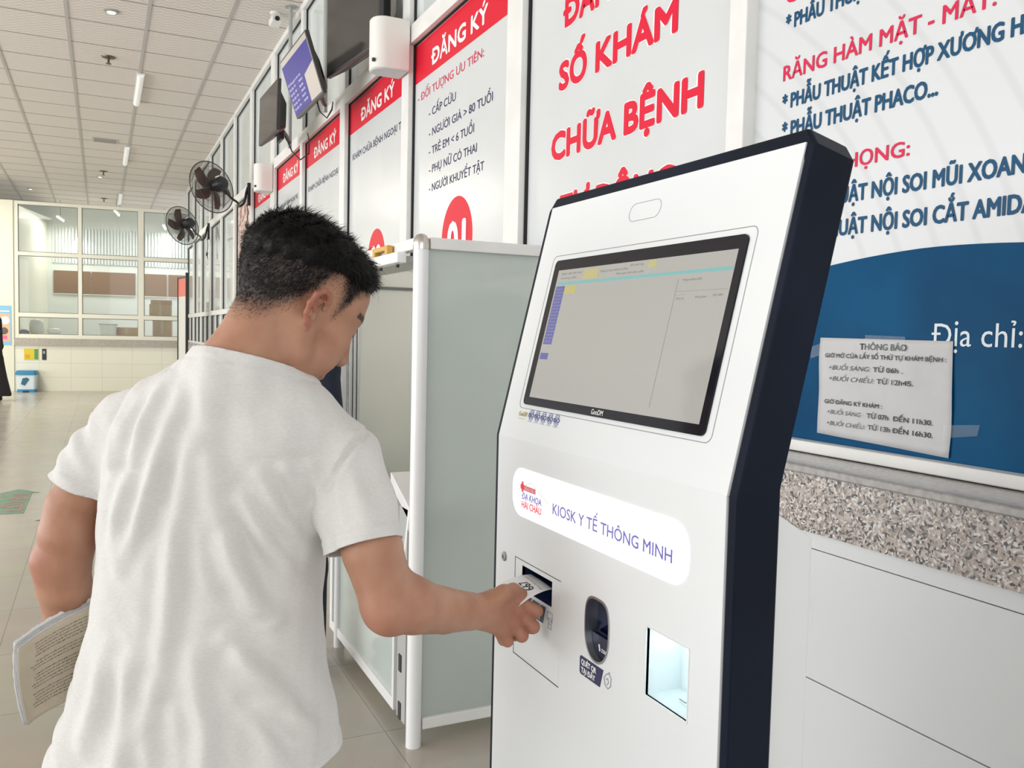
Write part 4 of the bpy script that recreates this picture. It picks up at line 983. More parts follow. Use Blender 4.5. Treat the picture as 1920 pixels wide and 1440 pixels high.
text(sg, 'BỆNH VIỆN', 0.1315, 0.168, 1.1365, 0.0048, WHITEINK, 0.0041, 0.01); text(sg, 'ĐA KHOA', 0.1205, 0.1925, 1.1195, 0.0115, PURP, 0.0038, 0.02, 0.1); text(sg, 'HẢI CHÂU', 0.1195, 0.1925, 1.104, 0.0125, STRED, 0.0038, 0.02)
# lock
lk = MB().lathe([(0.0085, 0.001), (0.0085, 0.004), (0.007, 0.0052), (0.002, 0.0055)], 20, Matrix.Translation((0.052, 1.001, 0))).build('cam_lock', mat('lock_metal', (0.35, 0.34, 0.33), 0.35, 0.9), kiosk, smooth='auto')
MB().box((0.0508, 0.998, 0.0054), (0.0532, 1.004, 0.0060)).build('keyhole', BLACK, lk)
# ticket printer door and slot
pdm = MB(); w_ = 0.0011
pdm.box((0.096, 0.8385, 0.0018), (0.096 + w_, 1.012, 0.0025)); pdm.box((0.096, 1.012 - w_, 0.0018), (0.263, 1.012, 0.0025)); pdm.box((0.096, 0.8385, 0.0018), (0.263, 0.8385 + w_ * 1.4, 0.0025))
pd = pdm.build('printer_door_seam', DARKLINE, kiosk)
MB().box((0.2625, 0.84, 0.0018), (0.2632, 1.011, 0.0023)).build('printer_door_seam', mat('faint_seam', (0.66, 0.66, 0.66), 0.5), kiosk)
SLB = mat('slot_blue_plastic', (0.012, 0.022, 0.075), 0.3)
a, b, c, d = SLOT; sl = MB()
sl.box((a - 0.004, b - 0.004, -0.060), (c + 0.004, d + 0.004, -0.056))
sl.box((a - 0.004, b - 0.004, -0.058), (a, d + 0.004, 0.0015)); sl.box((c, b - 0.004, -0.058), (c + 0.004, d + 0.004, 0.0015)); sl.box((a, d, -0.058), (c, d + 0.004, 0.0015)); sl.box((a, b - 0.004, -0.058), (c, b, 0.0015))
sl.prism([(b, 0.0), (b + 0.016, -0.056), (b, -0.056)], 0, a, c); sl.prism([(d, -0.004), (d - 0.013, -0.056), (d, -0.056)], 0, a, c)
sl.build('ticket_slot', SLB, kiosk)
NAVYL = mat('navy_label', (0.02, 0.022, 0.09), 0.35)
lb = slab(rrect(0.150, 0.926, 0.212, 0.955, 0.004)[:14] + [(0.150, 0.926), (0.205, 0.926)], 0.0022, 0.0027)
lb = slab([(0.150, 0.926), (0.205, 0.926), (0.214, 0.955), (0.154, 0.955), (0.150, 0.951)], 0.002, 0.0027).build('slot_label', NAVYL, kiosk)
text(lb, 'LẤY SỐ', 0.155, 0.200, 0.942, 0.009, WHITEINK, 0.0032, 0.03); text(lb, 'TẠI ĐÂY', 0.155, 0.200, 0.9295, 0.009, WHITEINK, 0.0032, 0.03)
def lines(name, segs, r, m, par=kiosk):
    mb = MB()
    for s in segs: mb.tube([(x, y, 0.0024) for x, y in s], r, 4)
    return mb.build(name, m, par)
lines('printer_pictogram', [[(0.221, 0.936), (0.221, 0.951), (0.238, 0.951), (0.238, 0.936)], [(0.225, 0.941), (0.235, 0.941), (0.235, 0.924), (0.225, 0.924), (0.225, 0.941)], [(0.227, 0.937), (0.233, 0.937)], [(0.227, 0.932), (0.233, 0.932)]], 0.0006, GREYINK)
# recessed code scanner
cxu, cyv = (SCN[0] + SCN[2]) / 2, (SCN[1] + SCN[3]) / 2
def scn_outline(k=1.0):
    pts = []
    for q in range(48):
        an = 2 * math.pi * q / 48; cx_, sy_ = math.cos(an), math.sin(an)
        ex_ = 3.4 if sy_ > 0 else 2.2
        rx, ry = 0.0345, 0.0490
        r = 1.0 / ((abs(cx_) / rx) ** ex_ + (abs(sy_) / ry) ** ex_) ** (1 / ex_)
        pts.append((cxu + k * r * cx_, cyv + k * r * sy_))
    return pts
so = scn_outline()
def torect(p):
    dx, dy = p[0] - cxu, p[1] - cyv
    s = min((SCN[2] - cxu) / abs(dx) if abs(dx) > 1e-9 else 9, (SCN[3] - cyv) / abs(dy) if abs(dy) > 1e-9 else 9)
    return (cxu + dx * s, cyv + dy * s)
rp = [torect(p) for p in so]
for q in ((SCN[0], SCN[1]), (SCN[0], SCN[3]), (SCN[2], SCN[1]), (SCN[2], SCN[3])):
    k = min(range(len(rp)), key=lambda i: (rp[i][0] - q[0]) ** 2 + (rp[i][1] - q[1]) ** 2); rp[k] = q
ring(rp, so, -0.004, 0.002).build('scanner_cutout', KWHITE, kiosk)
sn = MB(); nn = len(so)
sn.add([(*p, 0.0035) for p in so] + [(*p, 0.0035) for p in scn_outline(0.93)] + [(*p, -0.022) for p in scn_outline(0.93)] + [(*p, -0.022) for p in so], [(r * nn + k, r * nn + (k + 1) % nn, ((r + 1) % 4) * nn + (k + 1) % nn, ((r + 1) % 4) * nn + k) for r in range(4) for k in range(nn)])
scn = sn.build('code_scanner', mat('scanner_silver', (0.42, 0.44, 0.46), 0.25, 0.85), kiosk, smooth='auto')
slab(scn_outline(0.94), -0.022, -0.018).build('scanner_window', mat('scanner_glass', (0.006, 0.010, 0.045), 0.06, spec=0.6), scn)
MB().prism([(0.950, -0.018), (0.966, -0.004), (0.960, -0.018)], 0, 0.35, 0.402).build('scanner_hood', mat('scanner_black', (0.012, 0.018, 0.05), 0.2), scn, 0.001)
slab([(p[0], min(p[1], 0.957)) for p in scn_outline(0.90)], -0.018, -0.008).build('scanner_lower_shell', mat('scanner_black', (0, 0, 0)), scn, 0.002)
text(scn, 'ZEBRA', 0.3735, 0.396, 0.9345, 0.0052, WHITEINK, -0.0074, 0.02)
lines('maker_emblem', [[(0.3665, 0.944), (0.3695, 0.934)], [(0.3685, 0.9445), (0.3715, 0.935)]], 0.0006, WHITEINK, scn).location.z = -0.0095
# scan label and pictogram
ql = slab([(0.329, 0.891), (0.332, 0.888), (0.388, 0.888), (0.3965, 0.9165), (0.332, 0.9165), (0.329, 0.9135)], 0.0018, 0.0026).build('scan_label', NAVYL, kiosk)
text(ql, 'QUÉT QR', 0.3345, 0.378, 0.9045, 0.0083, WHITEINK, 0.0031, 0.035); text(ql, 'TẠI ĐÂY', 0.3345, 0.3755, 0.892, 0.0083, WHITEINK, 0.0031, 0.035)
lines('hand_pictogram', [[(0.402, 0.897), (0.399, 0.907), (0.405, 0.914), (0.412, 0.917), (0.418, 0.912), (0.417, 0.900), (0.410, 0.894), (0.402, 0.897)], [(0.404, 0.906), (0.409, 0.909), (0.411, 0.903), (0.407, 0.899)], [(0.411, 0.9185), (0.414, 0.9185)]], 0.0006, GREYINK)
# lit pay recess
a, b, c, d = PAY; py = MB(); dp = -0.058
py.add([(a, b, 0.002), (c, b, 0.002), (c, d, 0.002), (a, d, 0.002), (a, b, dp), (c, b, dp), (c, d, dp), (a, d, dp)], [(4, 5, 6, 7), (0, 1, 5, 4), (1, 2, 6, 5), (2, 3, 7, 6), (3, 0, 4, 7)])
pr = py.build('pay_recess', mat('recess_white', (0.74, 0.83, 0.85), 0.3), kiosk)
ring([(a, b), (c, b), (c, d), (a, d)], [(a + 0.0015, b + 0.0015), (c - 0.0015, b + 0.0015), (c - 0.0015, d - 0.0015), (a + 0.0015, d - 0.0015)], 0.001, 0.0034).build('recess_rim', KWHITE, kiosk)
MB().box((a + 0.01, d - 0.006, -0.05), (c - 0.01, d - 0.001, -0.01)).build('led_strip', mat('led_white', (1, 1, 1), 0.3, emit=(0.90, 0.99, 1.0), es=4), pr)
MB().tube([(a + 0.035, b + 0.003, -0.03), (a + 0.05, b + 0.004, -0.028), (a + 0.058, b + 0.008, -0.03)], 0.0008, 5).build('scratch_wire', GREYINK, pr)

# ticket coming out of the slot
def ticket():
    # sheet from the slot (world X .665) bending down towards the hand
    nu, nv = 14, 22; vs = []
    A0, A1 = Vector((0.672, 1.300, 0.988)), Vector((0.672, 1.222, 0.984))      # inside the slot
    B0, B1 = Vector((0.642, 1.299, 0.992)), Vector((0.642, 1.221, 0.985))
    C0, C1 = Vector((0.606, 1.292, 0.983)), Vector((0.604, 1.211, 0.972))
    D0, D1 = Vector((0.578, 1.287, 0.966)), Vector((0.577, 1.203, 0.951))
    def bz(a, b, c, d, t): return a * (1 - t) ** 3 + b * 3 * t * (1 - t) ** 2 + c * 3 * t * t * (1 - t) + d * t ** 3
    base = Vector((0.66, 1.26, 0.985))
    for j in range(nv + 1):
        t = j / nv; L, R_ = bz(A0, B0, C0, D0, t), bz(A1, B1, C1, D1, t)
        for i in range(nu + 1):
            s = i / nu; p = L.lerp(R_, s) + Vector((0, 0, 0.004 * math.sin(math.pi * s) * (0.3 + t)))
            vs.append(tuple(p - base))
    TP = mat('ticket_paper', (0.80, 0.80, 0.81), 0.6)
    o = MB().add(vs, [(j * (nu + 1) + i, j * (nu + 1) + i + 1, (j + 1) * (nu + 1) + i + 1, (j + 1) * (nu + 1) + i) for j in range(nv) for i in range(nu)]).build('queue_ticket', TP, None, smooth=True)
    o.location = base
    sd = o.modifiers.new('thick', 'SOLIDIFY'); sd.thickness = 0.0003
    tag(o, 'white paper queue ticket coming out of the kiosk slot, pinched by the man', 'ticket')
    def surf(s, t):
        L, R_ = bz(A0, B0, C0, D0, t), bz(A1, B1, C1, D1, t)
        return L.lerp(R_, s) + Vector((0, 0, 0.004 * math.sin(math.pi * s) * (0.3 + t) + 0.0009)) - base
    def put(body, s0, s1, t0, t1, m, off=0.0):
        # lettering upside down for the man: starts at s1 and runs to s0; top towards the hand
        me = text_mesh(body, off)
        nn_ = len(me.vertices); co = np.empty(nn_ * 3); me.vertices.foreach_get('co', co); co = co.reshape(-1, 3)
        x0, x1, y0, y1 = co[:, 0].min(), co[:, 0].max(), co[:, 1].min(), co[:, 1].max()
        out = [surf(s1 + (s0 - s1) * (x - x0) / (x1 - x0), t0 + (t1 - t0) * (y - y0) / (y1 - y0)) for x, y, _ in co]
        me.vertices.foreach_set('co', np.array(out).ravel()); me.flip_normals(); me.update()
        link('ticket_lettering', me, m, o)
    put('667', 0.36, 0.80, 0.30, 0.46, BLACKINK, 0.01)
    put('BỆNH VIỆN ĐA KHOA', 0.12, 0.92, 0.20, 0.24, GREYINK)
    for k, (a, b) in enumerate(((0.3, 0.85), (0.42, 0.62), (0.25, 0.9), (0.45, 0.9), (0.2, 0.85), (0.3, 0.8))):
        put(['Mời quý khách chờ', 'Quầy 01', 'Thời gian in phiếu', 'Số đang gọi', 'Xin cảm ơn quý khách', 'Vui lòng giữ phiếu'][k], a, b, 0.54 + k * 0.075, 0.575 + k * 0.075, GREYINK)
ticket()
# ================================================================ PEOPLE: distance-field sculpting
def _sub(p, c): return p - np.asarray(c, np.float32)
def rc(p, a, b, r1, r2):
    a = np.asarray(a, np.float32); ba = np.asarray(b, np.float32) - a; pa = p - a
    t = np.clip(pa @ ba / max(float(ba @ ba), 1e-9), 0, 1)
    return np.sqrt(((pa - t[:, None] * ba) ** 2).sum(1)) - (r1 + t * (r2 - r1))
def ell(p, c, r, R=None):
    q = _sub(p, c)
    if R is not None: q = q @ R
    r = np.asarray(r, np.float32); k0 = np.sqrt(((q / r) ** 2).sum(1)); k1 = np.sqrt(((q / (r * r)) ** 2).sum(1))
    return k0 * (k0 - 1) / np.maximum(k1, 1e-6)
def sm(a, b, k):
    h = np.clip(0.5 + 0.5 * (b - a) / k, 0, 1); return b + (a - b) * h - k * h * (1 - h)
def smx(a, b, k): return -sm(-a, -b, k)
def chain(p, pts, rad, k):
    d = None
    for i in range(len(pts) - 1):
        e = rc(p, pts[i], pts[i + 1], rad[i], rad[i + 1]); d = e if d is None else sm(d, e, k)
    return d
def loftsdf(p, tab):
    """stack of ellipses: rows of (z, centre a, centre b, half width, half depth)"""
    tab = np.asarray(tab, np.float32); z = p[:, 2]
    ca, cb, w, d = (np.interp(z, tab[:, 0], tab[:, k]) for k in (1, 2, 3, 4))
    qa, qb = (p[:, 0] - ca), (p[:, 1] - cb)
    e = 2.4
    k0 = (np.abs(qa / w) ** e + np.abs(qb / d) ** e) ** (1 / e) + 1e-6
    rr = np.sqrt(qa ** 2 + qb ** 2) + 1e-6
    side = (k0 - 1) * rr / k0
    cap = np.maximum(tab[0, 0] - z, z - tab[-1, 0])
    return smx(side.astype(np.float32), cap.astype(np.float32), 0.02)

def surface(groups, lo, hi, h, N=20):
    """surface nets over sparse blocks; groups = [(function, centre, radius, blend)]"""
    lo = np.asarray(lo, np.float64); hi = np.asarray(hi, np.float64)
    nb = np.ceil((hi - lo) / (h * N)).astype(int); G = nb * N + 4
    keyv, pos, quads = [], [], []
    ax = np.arange(-1, N + 1)
    lz = np.stack(np.meshgrid(ax, ax, ax, indexing='ij'), -1).reshape(-1, 3)
    half = h * N * 0.87
    def val(p, act):
        d = None
        for f, c, r, k in act:
            e = f(p); d = e if d is None else (np.minimum(d, e) if k == 0 else sm(d, e, k))
        return d
    M_ = N + 2
    for bi in np.ndindex(*nb):
        o = lo + np.array(bi) * h * N; cc = o + h * N / 2
        act = [g for g in groups if np.linalg.norm(cc - g[1]) < g[2] + half + 0.03]
        if not act: continue
        if val(cc[None].astype(np.float32), act)[0] > half * 1.6 + 0.02: continue
        dd = val((o + lz * h).astype(np.float32), act).reshape(M_, M_, M_)
        if dd.min() > 0 or dd.max() < 0: continue
        s = dd < 0
        C8 = [(i, j, k) for i in (0, 1) for j in (0, 1) for k in (0, 1)]
        cnt = sum(s[i:M_ - 1 + i, j:M_ - 1 + j, k:M_ - 1 + k].astype(np.int8) for i, j, k in C8)
        cell = np.argwhere((cnt > 0) & (cnt < 8))
        if not len(cell): continue
        acc = np.zeros((len(cell), 3)); num = np.zeros(len(cell))
        for u in C8:
            for axx in range(3):
                if u[axx]: continue
                v = list(u); v[axx] = 1
                da = dd[cell[:, 0] + u[0], cell[:, 1] + u[1], cell[:, 2] + u[2]]; db = dd[cell[:, 0] + v[0], cell[:, 1] + v[1], cell[:, 2] + v[2]]
                m = (da < 0) != (db < 0); t = np.where(m, da / np.where(m, da - db, 1), 0)
                q = np.tile(np.array(u, float), (len(cell), 1)); q[:, axx] = t
                acc[m] += q[m]; num[m] += 1
        P = o + ((cell - 1) + acc / num[:, None]) * h
        gidx = np.array(bi) * N + cell - 1 + 2
        keyv.append((gidx[:, 0] * G[1] + gidx[:, 1]) * G[2] + gidx[:, 2]); pos.append(P)
        for axx in range(3):
            u, v = [(1, 2), (2, 0), (0, 1)][axx]
            a = s[1:-1, 1:-1, 1:-1]; sl = [slice(1, -1)] * 3; sl[axx] = slice(2, None); b = s[tuple(sl)]
            for flip, m in ((False, a & ~b), (True, ~a & b)):
                e = np.argwhere(m)
                if not len(e): continue
                base = np.array(bi) * N + e + 2; ids = []
                for du, dv in ((-1, -1), (0, -1), (0, 0), (-1, 0)):
                    q = base.copy(); q[:, u] += du; q[:, v] += dv; ids.append((q[:, 0] * G[1] + q[:, 1]) * G[2] + q[:, 2])
                q4 = np.stack(ids, 1); quads.append(q4[:, ::-1] if flip else q4)
    key = np.concatenate(keyv); pos = np.concatenate(pos); quads = np.concatenate(quads)
    uk, first = np.unique(key, return_index=True)
    idx = np.searchsorted(uk, quads)
    ok = (idx < len(uk)).all(1); idx = idx[ok]; ok = (uk[np.minimum(idx, len(uk) - 1)] == quads[ok]).all(1)
    return pos[first], idx[ok]
def relax(v, f, it=1, w=0.5):
    e = np.concatenate([f[:, [0, 1]], f[:, [1, 2]], f[:, [2, 3]], f[:, [3, 0]]])
    for _ in range(it):
        s = np.zeros_like(v); c = np.zeros(len(v))
        np.add.at(s, e[:, 0], v[e[:, 1]]); np.add.at(c, e[:, 0], 1); np.add.at(s, e[:, 1], v[e[:, 0]]); np.add.at(c, e[:, 1], 1)
        v = v + w * (s / np.maximum(c, 1)[:, None] - v)
    return v
def mesh_np(name, v, f):
    me = bpy.data.meshes.new(name)
    me.from_pydata(v.tolist(), [], f.tolist()); me.update()
    me.polygons.foreach_set('use_smooth', [True] * len(me.polygons))
    return me

TH = math.radians(25.63)
CM = np.array([[math.cos(TH), math.sin(TH), 0], [-math.sin(TH), math.cos(TH), 0], [0, 0, 1.0]])
A = lambda *q: np.array(q, np.float32)
JT = {'im': (0.0130, 1.3720, 0.9730), 'ip': (0.0490, 1.3750, 0.9520), 'idp': (0.0370, 1.3980, 0.9410), 'it': (0.0220, 1.3920, 0.9590), 'mm': (0.0160, 1.3650, 0.9560), 'mp': (0.0440, 1.3680, 0.9280), 'md': (0.0300, 1.3920, 0.9160), 'mt': (0.0160, 1.3950, 0.9260), 'rm': (0.0100, 1.3550, 0.9390), 'rp': (0.0260, 1.3570, 0.9170), 'rd': (0.0150, 1.3820, 0.9090), 'rt': (0.0030, 1.3820, 0.9210), 'pm': (-0.0050, 1.3450, 0.9270), 'pp': (0.0030, 1.3500, 0.9100), 'pd': (-0.0040, 1.3700, 0.9040), 'pt': (-0.0120, 1.3700, 0.9140), 'tc': (-0.0240, 1.3250, 0.9810), 'tm': (-0.0050, 1.3350, 0.9930), 'ti': (0.0100, 1.3550, 0.9920), 'tt': (0.0250, 1.3760, 0.9810), 'wr': (-0.0370, 1.3330, 0.9630), 'f3': (-0.0590, 1.3120, 0.9700), 'f2': (-0.0950, 1.2680, 0.9850), 'f1': (-0.1350, 1.2150, 1.0070), 'el': (-0.1660, 1.1850, 1.0160), 'ol': (-0.1700, 1.1780, 0.9940), 'ua': (-0.1930, 1.2080, 1.0880), 'lua0': (-0.6600, 1.2850, 1.1270), 'lua': (-0.6670, 1.2850, 1.0860), 'lel': (-0.6810, 1.2900, 1.0420), 'lf1': (-0.6830, 1.3000, 0.9990), 'lf2': (-0.6970, 1.3350, 0.9410), 'lwr': (-0.7020, 1.3950, 0.8440), 'lpalm': (-0.6910, 1.3950, 0.8170), 'li_m': (-0.6960, 1.3950, 0.8010), 'li_p': (-0.7040, 1.3850, 0.7780), 'li_t': (-0.6920, 1.3450, 0.8060), 'lm_m': (-0.6820, 1.3950, 0.7980), 'lm_p': (-0.6900, 1.3850, 0.7710), 'lm_t': (-0.6770, 1.3450, 0.8010), 'lr_m': (-0.6690, 1.3950, 0.7980), 'lr_p': (-0.6740, 1.3850, 0.7700), 'lr_t': (-0.6610, 1.3450, 0.7990), 'lp_m': (-0.6570, 1.3950, 0.8040), 'lp_p': (-0.6610, 1.3880, 0.7760), 'lp_t': (-0.6490, 1.3520, 0.8020), 'lt_c': (-0.7060, 1.3900, 0.8260), 'lt_m': (-0.7260, 1.4100, 0.8000), 'lt_t': (-0.7350, 1.4250, 0.7750)}
JT = {k: A(*v) for k, v in JT.items()}
HEADPITCH = 15.0; HEADYAW = 10.0; HEADOFF = np.array([0.0, 0.0, 0.0]); NECKPL = (0.183, 0.20, 0.96)
HR = np.array([[0.724, 0.610, 0.323], [-0.671, 0.730, 0.127], [-0.158, -0.309, 0.938]], np.float64)   # head axes: right, forward, up
_c, _s = math.cos(math.radians(HEADYAW)), math.sin(math.radians(HEADYAW))
HR = np.stack([HR[:, 0] * _c - HR[:, 1] * _s, HR[:, 1] * _c + HR[:, 0] * _s, HR[:, 2]], 1)
_c, _s = math.cos(math.radians(HEADPITCH)), math.sin(math.radians(HEADPITCH))
HR = np.stack([HR[:, 0], HR[:, 1] * _c - HR[:, 2] * _s, HR[:, 1] * _s + HR[:, 2] * _c], 1)
HC_ = np.array([-0.326, 1.286, 1.436]) + HEADOFF
HRf = HR.astype(np.float32); HCf = HC_.astype(np.float32)
def tohead(p): return (p - HCf) @ HRf
def hp(x, y, z): return tuple(HC_ + HR @ np.array((x, y, z)))

def headlocal(q):
    ab = np.abs(q[:, 0]); m = np.stack([ab, q[:, 1], q[:, 2]], 1)       # mirrored
    d = ell(q, (0, -0.012, 0.050), (0.074, 0.093, 0.071))
    d = sm(d, ell(q, (0, -0.045, 0.035), (0.066, 0.062, 0.066)), 0.03)
    d = sm(d, ell(q, (0, 0.030, 0.048), (0.063, 0.056, 0.056)), 0.03)
    d = sm(d, rc(q, (0, 0.040, 0.0), (0, 0.058, -0.078), 0.054, 0.030), 0.03)
    d = sm(d, rc(m, (0.050, 0.004, -0.028), (0.045, 0.022, -0.062), 0.021, 0.020), 0.03)
    d = sm(d, rc(m, (0.045, 0.022, -0.062), (0.016, 0.068, -0.093), 0.020, 0.017), 0.025)
    d = sm(d, ell(m, (0.044, 0.058, -0.008), (0.024, 0.026, 0.022)), 0.02)
    d = sm(d, ell(m, (0.036, 0.064, -0.040), (0.024, 0.024, 0.026)), 0.02)
    d = sm(d, rc(m, (0.012, 0.086, 0.036), (0.046, 0.070, 0.038), 0.009, 0.008), 0.012)
    d = smx(d, -ell(m, (0.033, 0.100, 0.018), (0.017, 0.018, 0.012)), 0.012)
    d = sm(d, ell(m, (0.032, 0.076, 0.016), (0.0135, 0.0135, 0.0135)), 0.004)
    d = sm(d, rc(q, (0, 0.086, 0.028), (0, 0.108, -0.020), 0.008, 0.013), 0.012)
    d = sm(d, ell(m, (0.013, 0.098, -0.024), (0.009, 0.011, 0.008)), 0.008)
    d = sm(d, rc(m, (0, 0.096, -0.046), (0.022, 0.082, -0.050), 0.0085, 0.005), 0.007)
    d = sm(d, rc(m, (0, 0.094, -0.060), (0.018, 0.082, -0.056), 0.009, 0.005), 0.007)
    d = sm(d, ell(q, (0, 0.082, -0.092), (0.020, 0.016, 0.016)), 0.015)
    # ears
    hx = [(0.072, 0.010, 0.010), (0.077, 0.008, 0.026), (0.083, -0.002, 0.036), (0.090, -0.016, 0.034), (0.094, -0.026, 0.020), (0.091, -0.026, 0.002), (0.084, -0.018, -0.014), (0.077, -0.006, -0.026), (0.074, 0.002, -0.030)]
    m0 = m; m = (m - A(0.072, -0.004, 0.0)) / 0.82 + A(0.072, -0.004, 0.0)
    e = chain(m, hx, [0.0035, 0.0042, 0.0045, 0.0048, 0.0048, 0.0046, 0.0045, 0.0055, 0.0052], 0.005)
    e = sm(e, rc(m, (0.074, -0.008, 0.018), (0.086, -0.020, 0.016), 0.008, 0.004), 0.008)
    e = sm(e, rc(m, (0.073, -0.006, 0.0), (0.084, -0.017, 0.004), 0.008, 0.004), 0.008)
    e = sm(e, rc(m, (0.070, 0.002, -0.010), (0.075, -0.004, -0.024), 0.006, 0.0045), 0.006)
    return sm(d, e * 0.82, 0.006)
def g_head(p): return headlocal(tohead(p))
SHL, SHR = A(-0.580, 1.300, 1.248), A(-0.246, 1.265, 1.212)
NECKB = A(-0.395, 1.255, 1.325)
TORSO = [(0.80, -0.452, 1.262, 0.160, 0.105), (0.90, -0.448, 1.264, 0.150, 0.100), (0.98, -0.443, 1.268, 0.142, 0.095), (1.08, -0.440, 1.270, 0.150, 0.100), (1.18, -0.432, 1.272, 0.160, 0.104), (1.25, -0.420, 1.272, 0.155, 0.098), (1.30, -0.412, 1.268, 0.120, 0.080), (1.335, -0.405, 1.262, 0.07, 0.055)]
def g_torso(p):
    d = loftsdf(p, TORSO)
    d = sm(d, rc(p, NECKB, SHL, 0.058, 0.046), 0.03); d = sm(d, rc(p, NECKB, SHR, 0.058, 0.046), 0.03)
    d = sm(d, rc(p, A(-0.40, 1.24, 1.32), A(*hp(0, -0.028, -0.02)), 0.062, 0.052), 0.03)
    d = sm(d, rc(p, A(-0.385, 1.30, 1.30), A(*hp(0, 0.012, -0.05)), 0.045, 0.042), 0.025)
    for s in (1, -1): d = sm(d, rc(p, A(-0.395 + 0.02 * s, 1.33, 1.28), A(*hp(0.05 * s, -0.03, -0.01)), 0.014, 0.014), 0.012)
    return d
def g_legs(p):
    d = None
    for s in (1, -1):
        c = [A(-0.45 + 0.075 * s, 1.265, 0.82), A(-0.45 + 0.09 * s, 1.275, 0.46), A(-0.45 + 0.10 * s, 1.25, 0.09), A(-0.45 + 0.115 * s, 1.40, 0.05)]
        e = chain(p, c, [0.082, 0.056, 0.036, 0.030], 0.02)
        e = sm(e, rc(p, c[1] + A(0, -0.02, -0.06), c[1] + A(0, -0.012, -0.2), 0.05, 0.04), 0.03)
        d = e if d is None else sm(d, e, 0.02)
    return sm(d, ell(p, (-0.45, 1.262, 0.84), (0.155, 0.105, 0.10)), 0.04)
def g_armR(p):
    d = chain(p, [SHR, JT['ua'], JT['el']], [0.046, 0.0435, 0.036], 0.003)
    d = sm(d, rc(p, JT['ol'] + A(0.008, 0.0, 0.004), JT['el'], 0.018, 0.03), 0.012)
    e = chain(p, [JT['el'], JT['f1'], JT['f2'], JT['f3'], JT['wr']], [0.0375, 0.0395, 0.0345, 0.0290, 0.0268], 0.003)
    d = sm(d, e, 0.012)
    d = sm(d, rc(p, JT['ua'] + A(0.010, 0.012, -0.03), JT['f1'] + A(0, 0.006, 0.006), 0.026, 0.026), 0.022)   # muscle bridging the bend
    return d
def finger(p, m, pi, di, t, r, k=0.006): return chain(p, [m, pi, di, t], [r * 1.08, r, r * 0.9, r * 0.78], k)
def g_handR(p):
    J = JT; wr = J['wr']
    d = None
    for a, r in (('im', 0.0145), ('mm', 0.0155), ('rm', 0.0150), ('pm', 0.0135)):
        e = rc(p, wr * 0.88 + J[a] * 0.12, J[a] + A(0.0, 0.006, 0), 0.021, r); d = e if d is None else sm(d, e, 0.014)
    d = sm(d, rc(p, J['tc'], J['tm'], 0.016, 0.0125), 0.016)
    d = sm(d, ell(p, J['tc'] * 0.5 + J['im'] * 0.3 + J['wr'] * 0.2 + A(0.0, 0.012, 0), (0.024, 0.018, 0.018)), 0.016)
    f = None
    for a, r in (('i', 0.0100), ('m', 0.0102), ('r', 0.0097), ('p', 0.0086)):
        k = ('idp', 'it') if a == 'i' else (a + 'd', a + 't')
        e = finger(p, J[a + 'm'], J[a + 'p'], J[k[0]], J[k[1]], r)
        e = sm(e, ell(p, J[a + 'm'] + A(0.002, -0.004, 0.003), (r * 1.05,) * 3), 0.006)     # knuckle
        f = e if f is None else sm(f, e, 0.0016)
    d = sm(d, f, 0.007)
    t = chain(p, [J['tm'], J['ti'], J['tt']], [0.0125, 0.0108, 0.0085], 0.006)
    d = sm(d, t, 0.007)
    return d
def g_armL(p):
    d = chain(p, [SHL, JT['lua0'], JT['lua'], JT['lel']], [0.046, 0.040, 0.043, 0.039], 0.003)
    e = chain(p, [JT['lel'], JT['lf1'], JT['lf2'], JT['lwr']], [0.039, 0.039, 0.034, 0.026], 0.003)
    d = sm(d, e, 0.012)
    d = sm(d, rc(p, JT['lel'] + A(-0.016, -0.018, 0.004), JT['lf1'] + A(-0.008, -0.010, 0.0), 0.018, 0.02), 0.014)
    return d
def g_handL(p):
    J = JT; d = rc(p, J['lwr'], J['lpalm'], 0.024, 0.022)
    f = None
    for a, r in (('li', 0.0096), ('lm', 0.0100), ('lr', 0.0095), ('lp', 0.0085)):
        m_, pp, tt = J[a + '_m'], J[a + '_p'], J[a + '_t']
        d = sm(d, rc(p, J['lpalm'], m_, 0.018, 0.0125), 0.012)
        e = chain(p, [m_, pp, pp * 0.45 + tt * 0.55 + A(0, 0, -0.008), tt], [r * 1.05, r, r * 0.9, r * 0.78], 0.006)
        f = e if f is None else sm(f, e, 0.0016)
    d = sm(d, f, 0.007)
    return sm(d, chain(p, [J['lt_c'], J['lt_m'], J['lt_t']], [0.016, 0.0115, 0.0088], 0.01), 0.008)

def hairline(q):
    """height above the hairline in head space (positive = scalp)"""
    y = q[:, 1]
    hl = np.interp(y, [-0.12, -0.085, -0.055, -0.03, -0.012, 0.004, 0.018, 0.030, 0.042, 0.056, 0.075, 0.10], [-0.075, -0.078, -0.062, -0.024, 0.028, 0.044, 0.020, -0.004, 0.040, 0.062, 0.088, 0.100])
    return q[:, 2] - hl
def sstep(x, a, b): t = np.clip((x - a) / (b - a), 0, 1); return t * t * (3 - 2 * t)
BASE = np.array([-0.43, 1.27, 0.0])
def place(o, parent=None):
    if parent is not None: o.parent = parent; return
    M4 = Matrix(((CM[0, 0], CM[0, 1], 0, 0), (CM[1, 0], CM[1, 1], 0, 0), (0, 0, 1, 0), (0, 0, 0, 1)))
    o.matrix_world = M4 @ Matrix.Translation(BASE.tolist())
def attr(me, name, vals):
    a = me.attributes.new(name, 'FLOAT', 'POINT'); a.data.foreach_set('value', np.asarray(vals, np.float32))

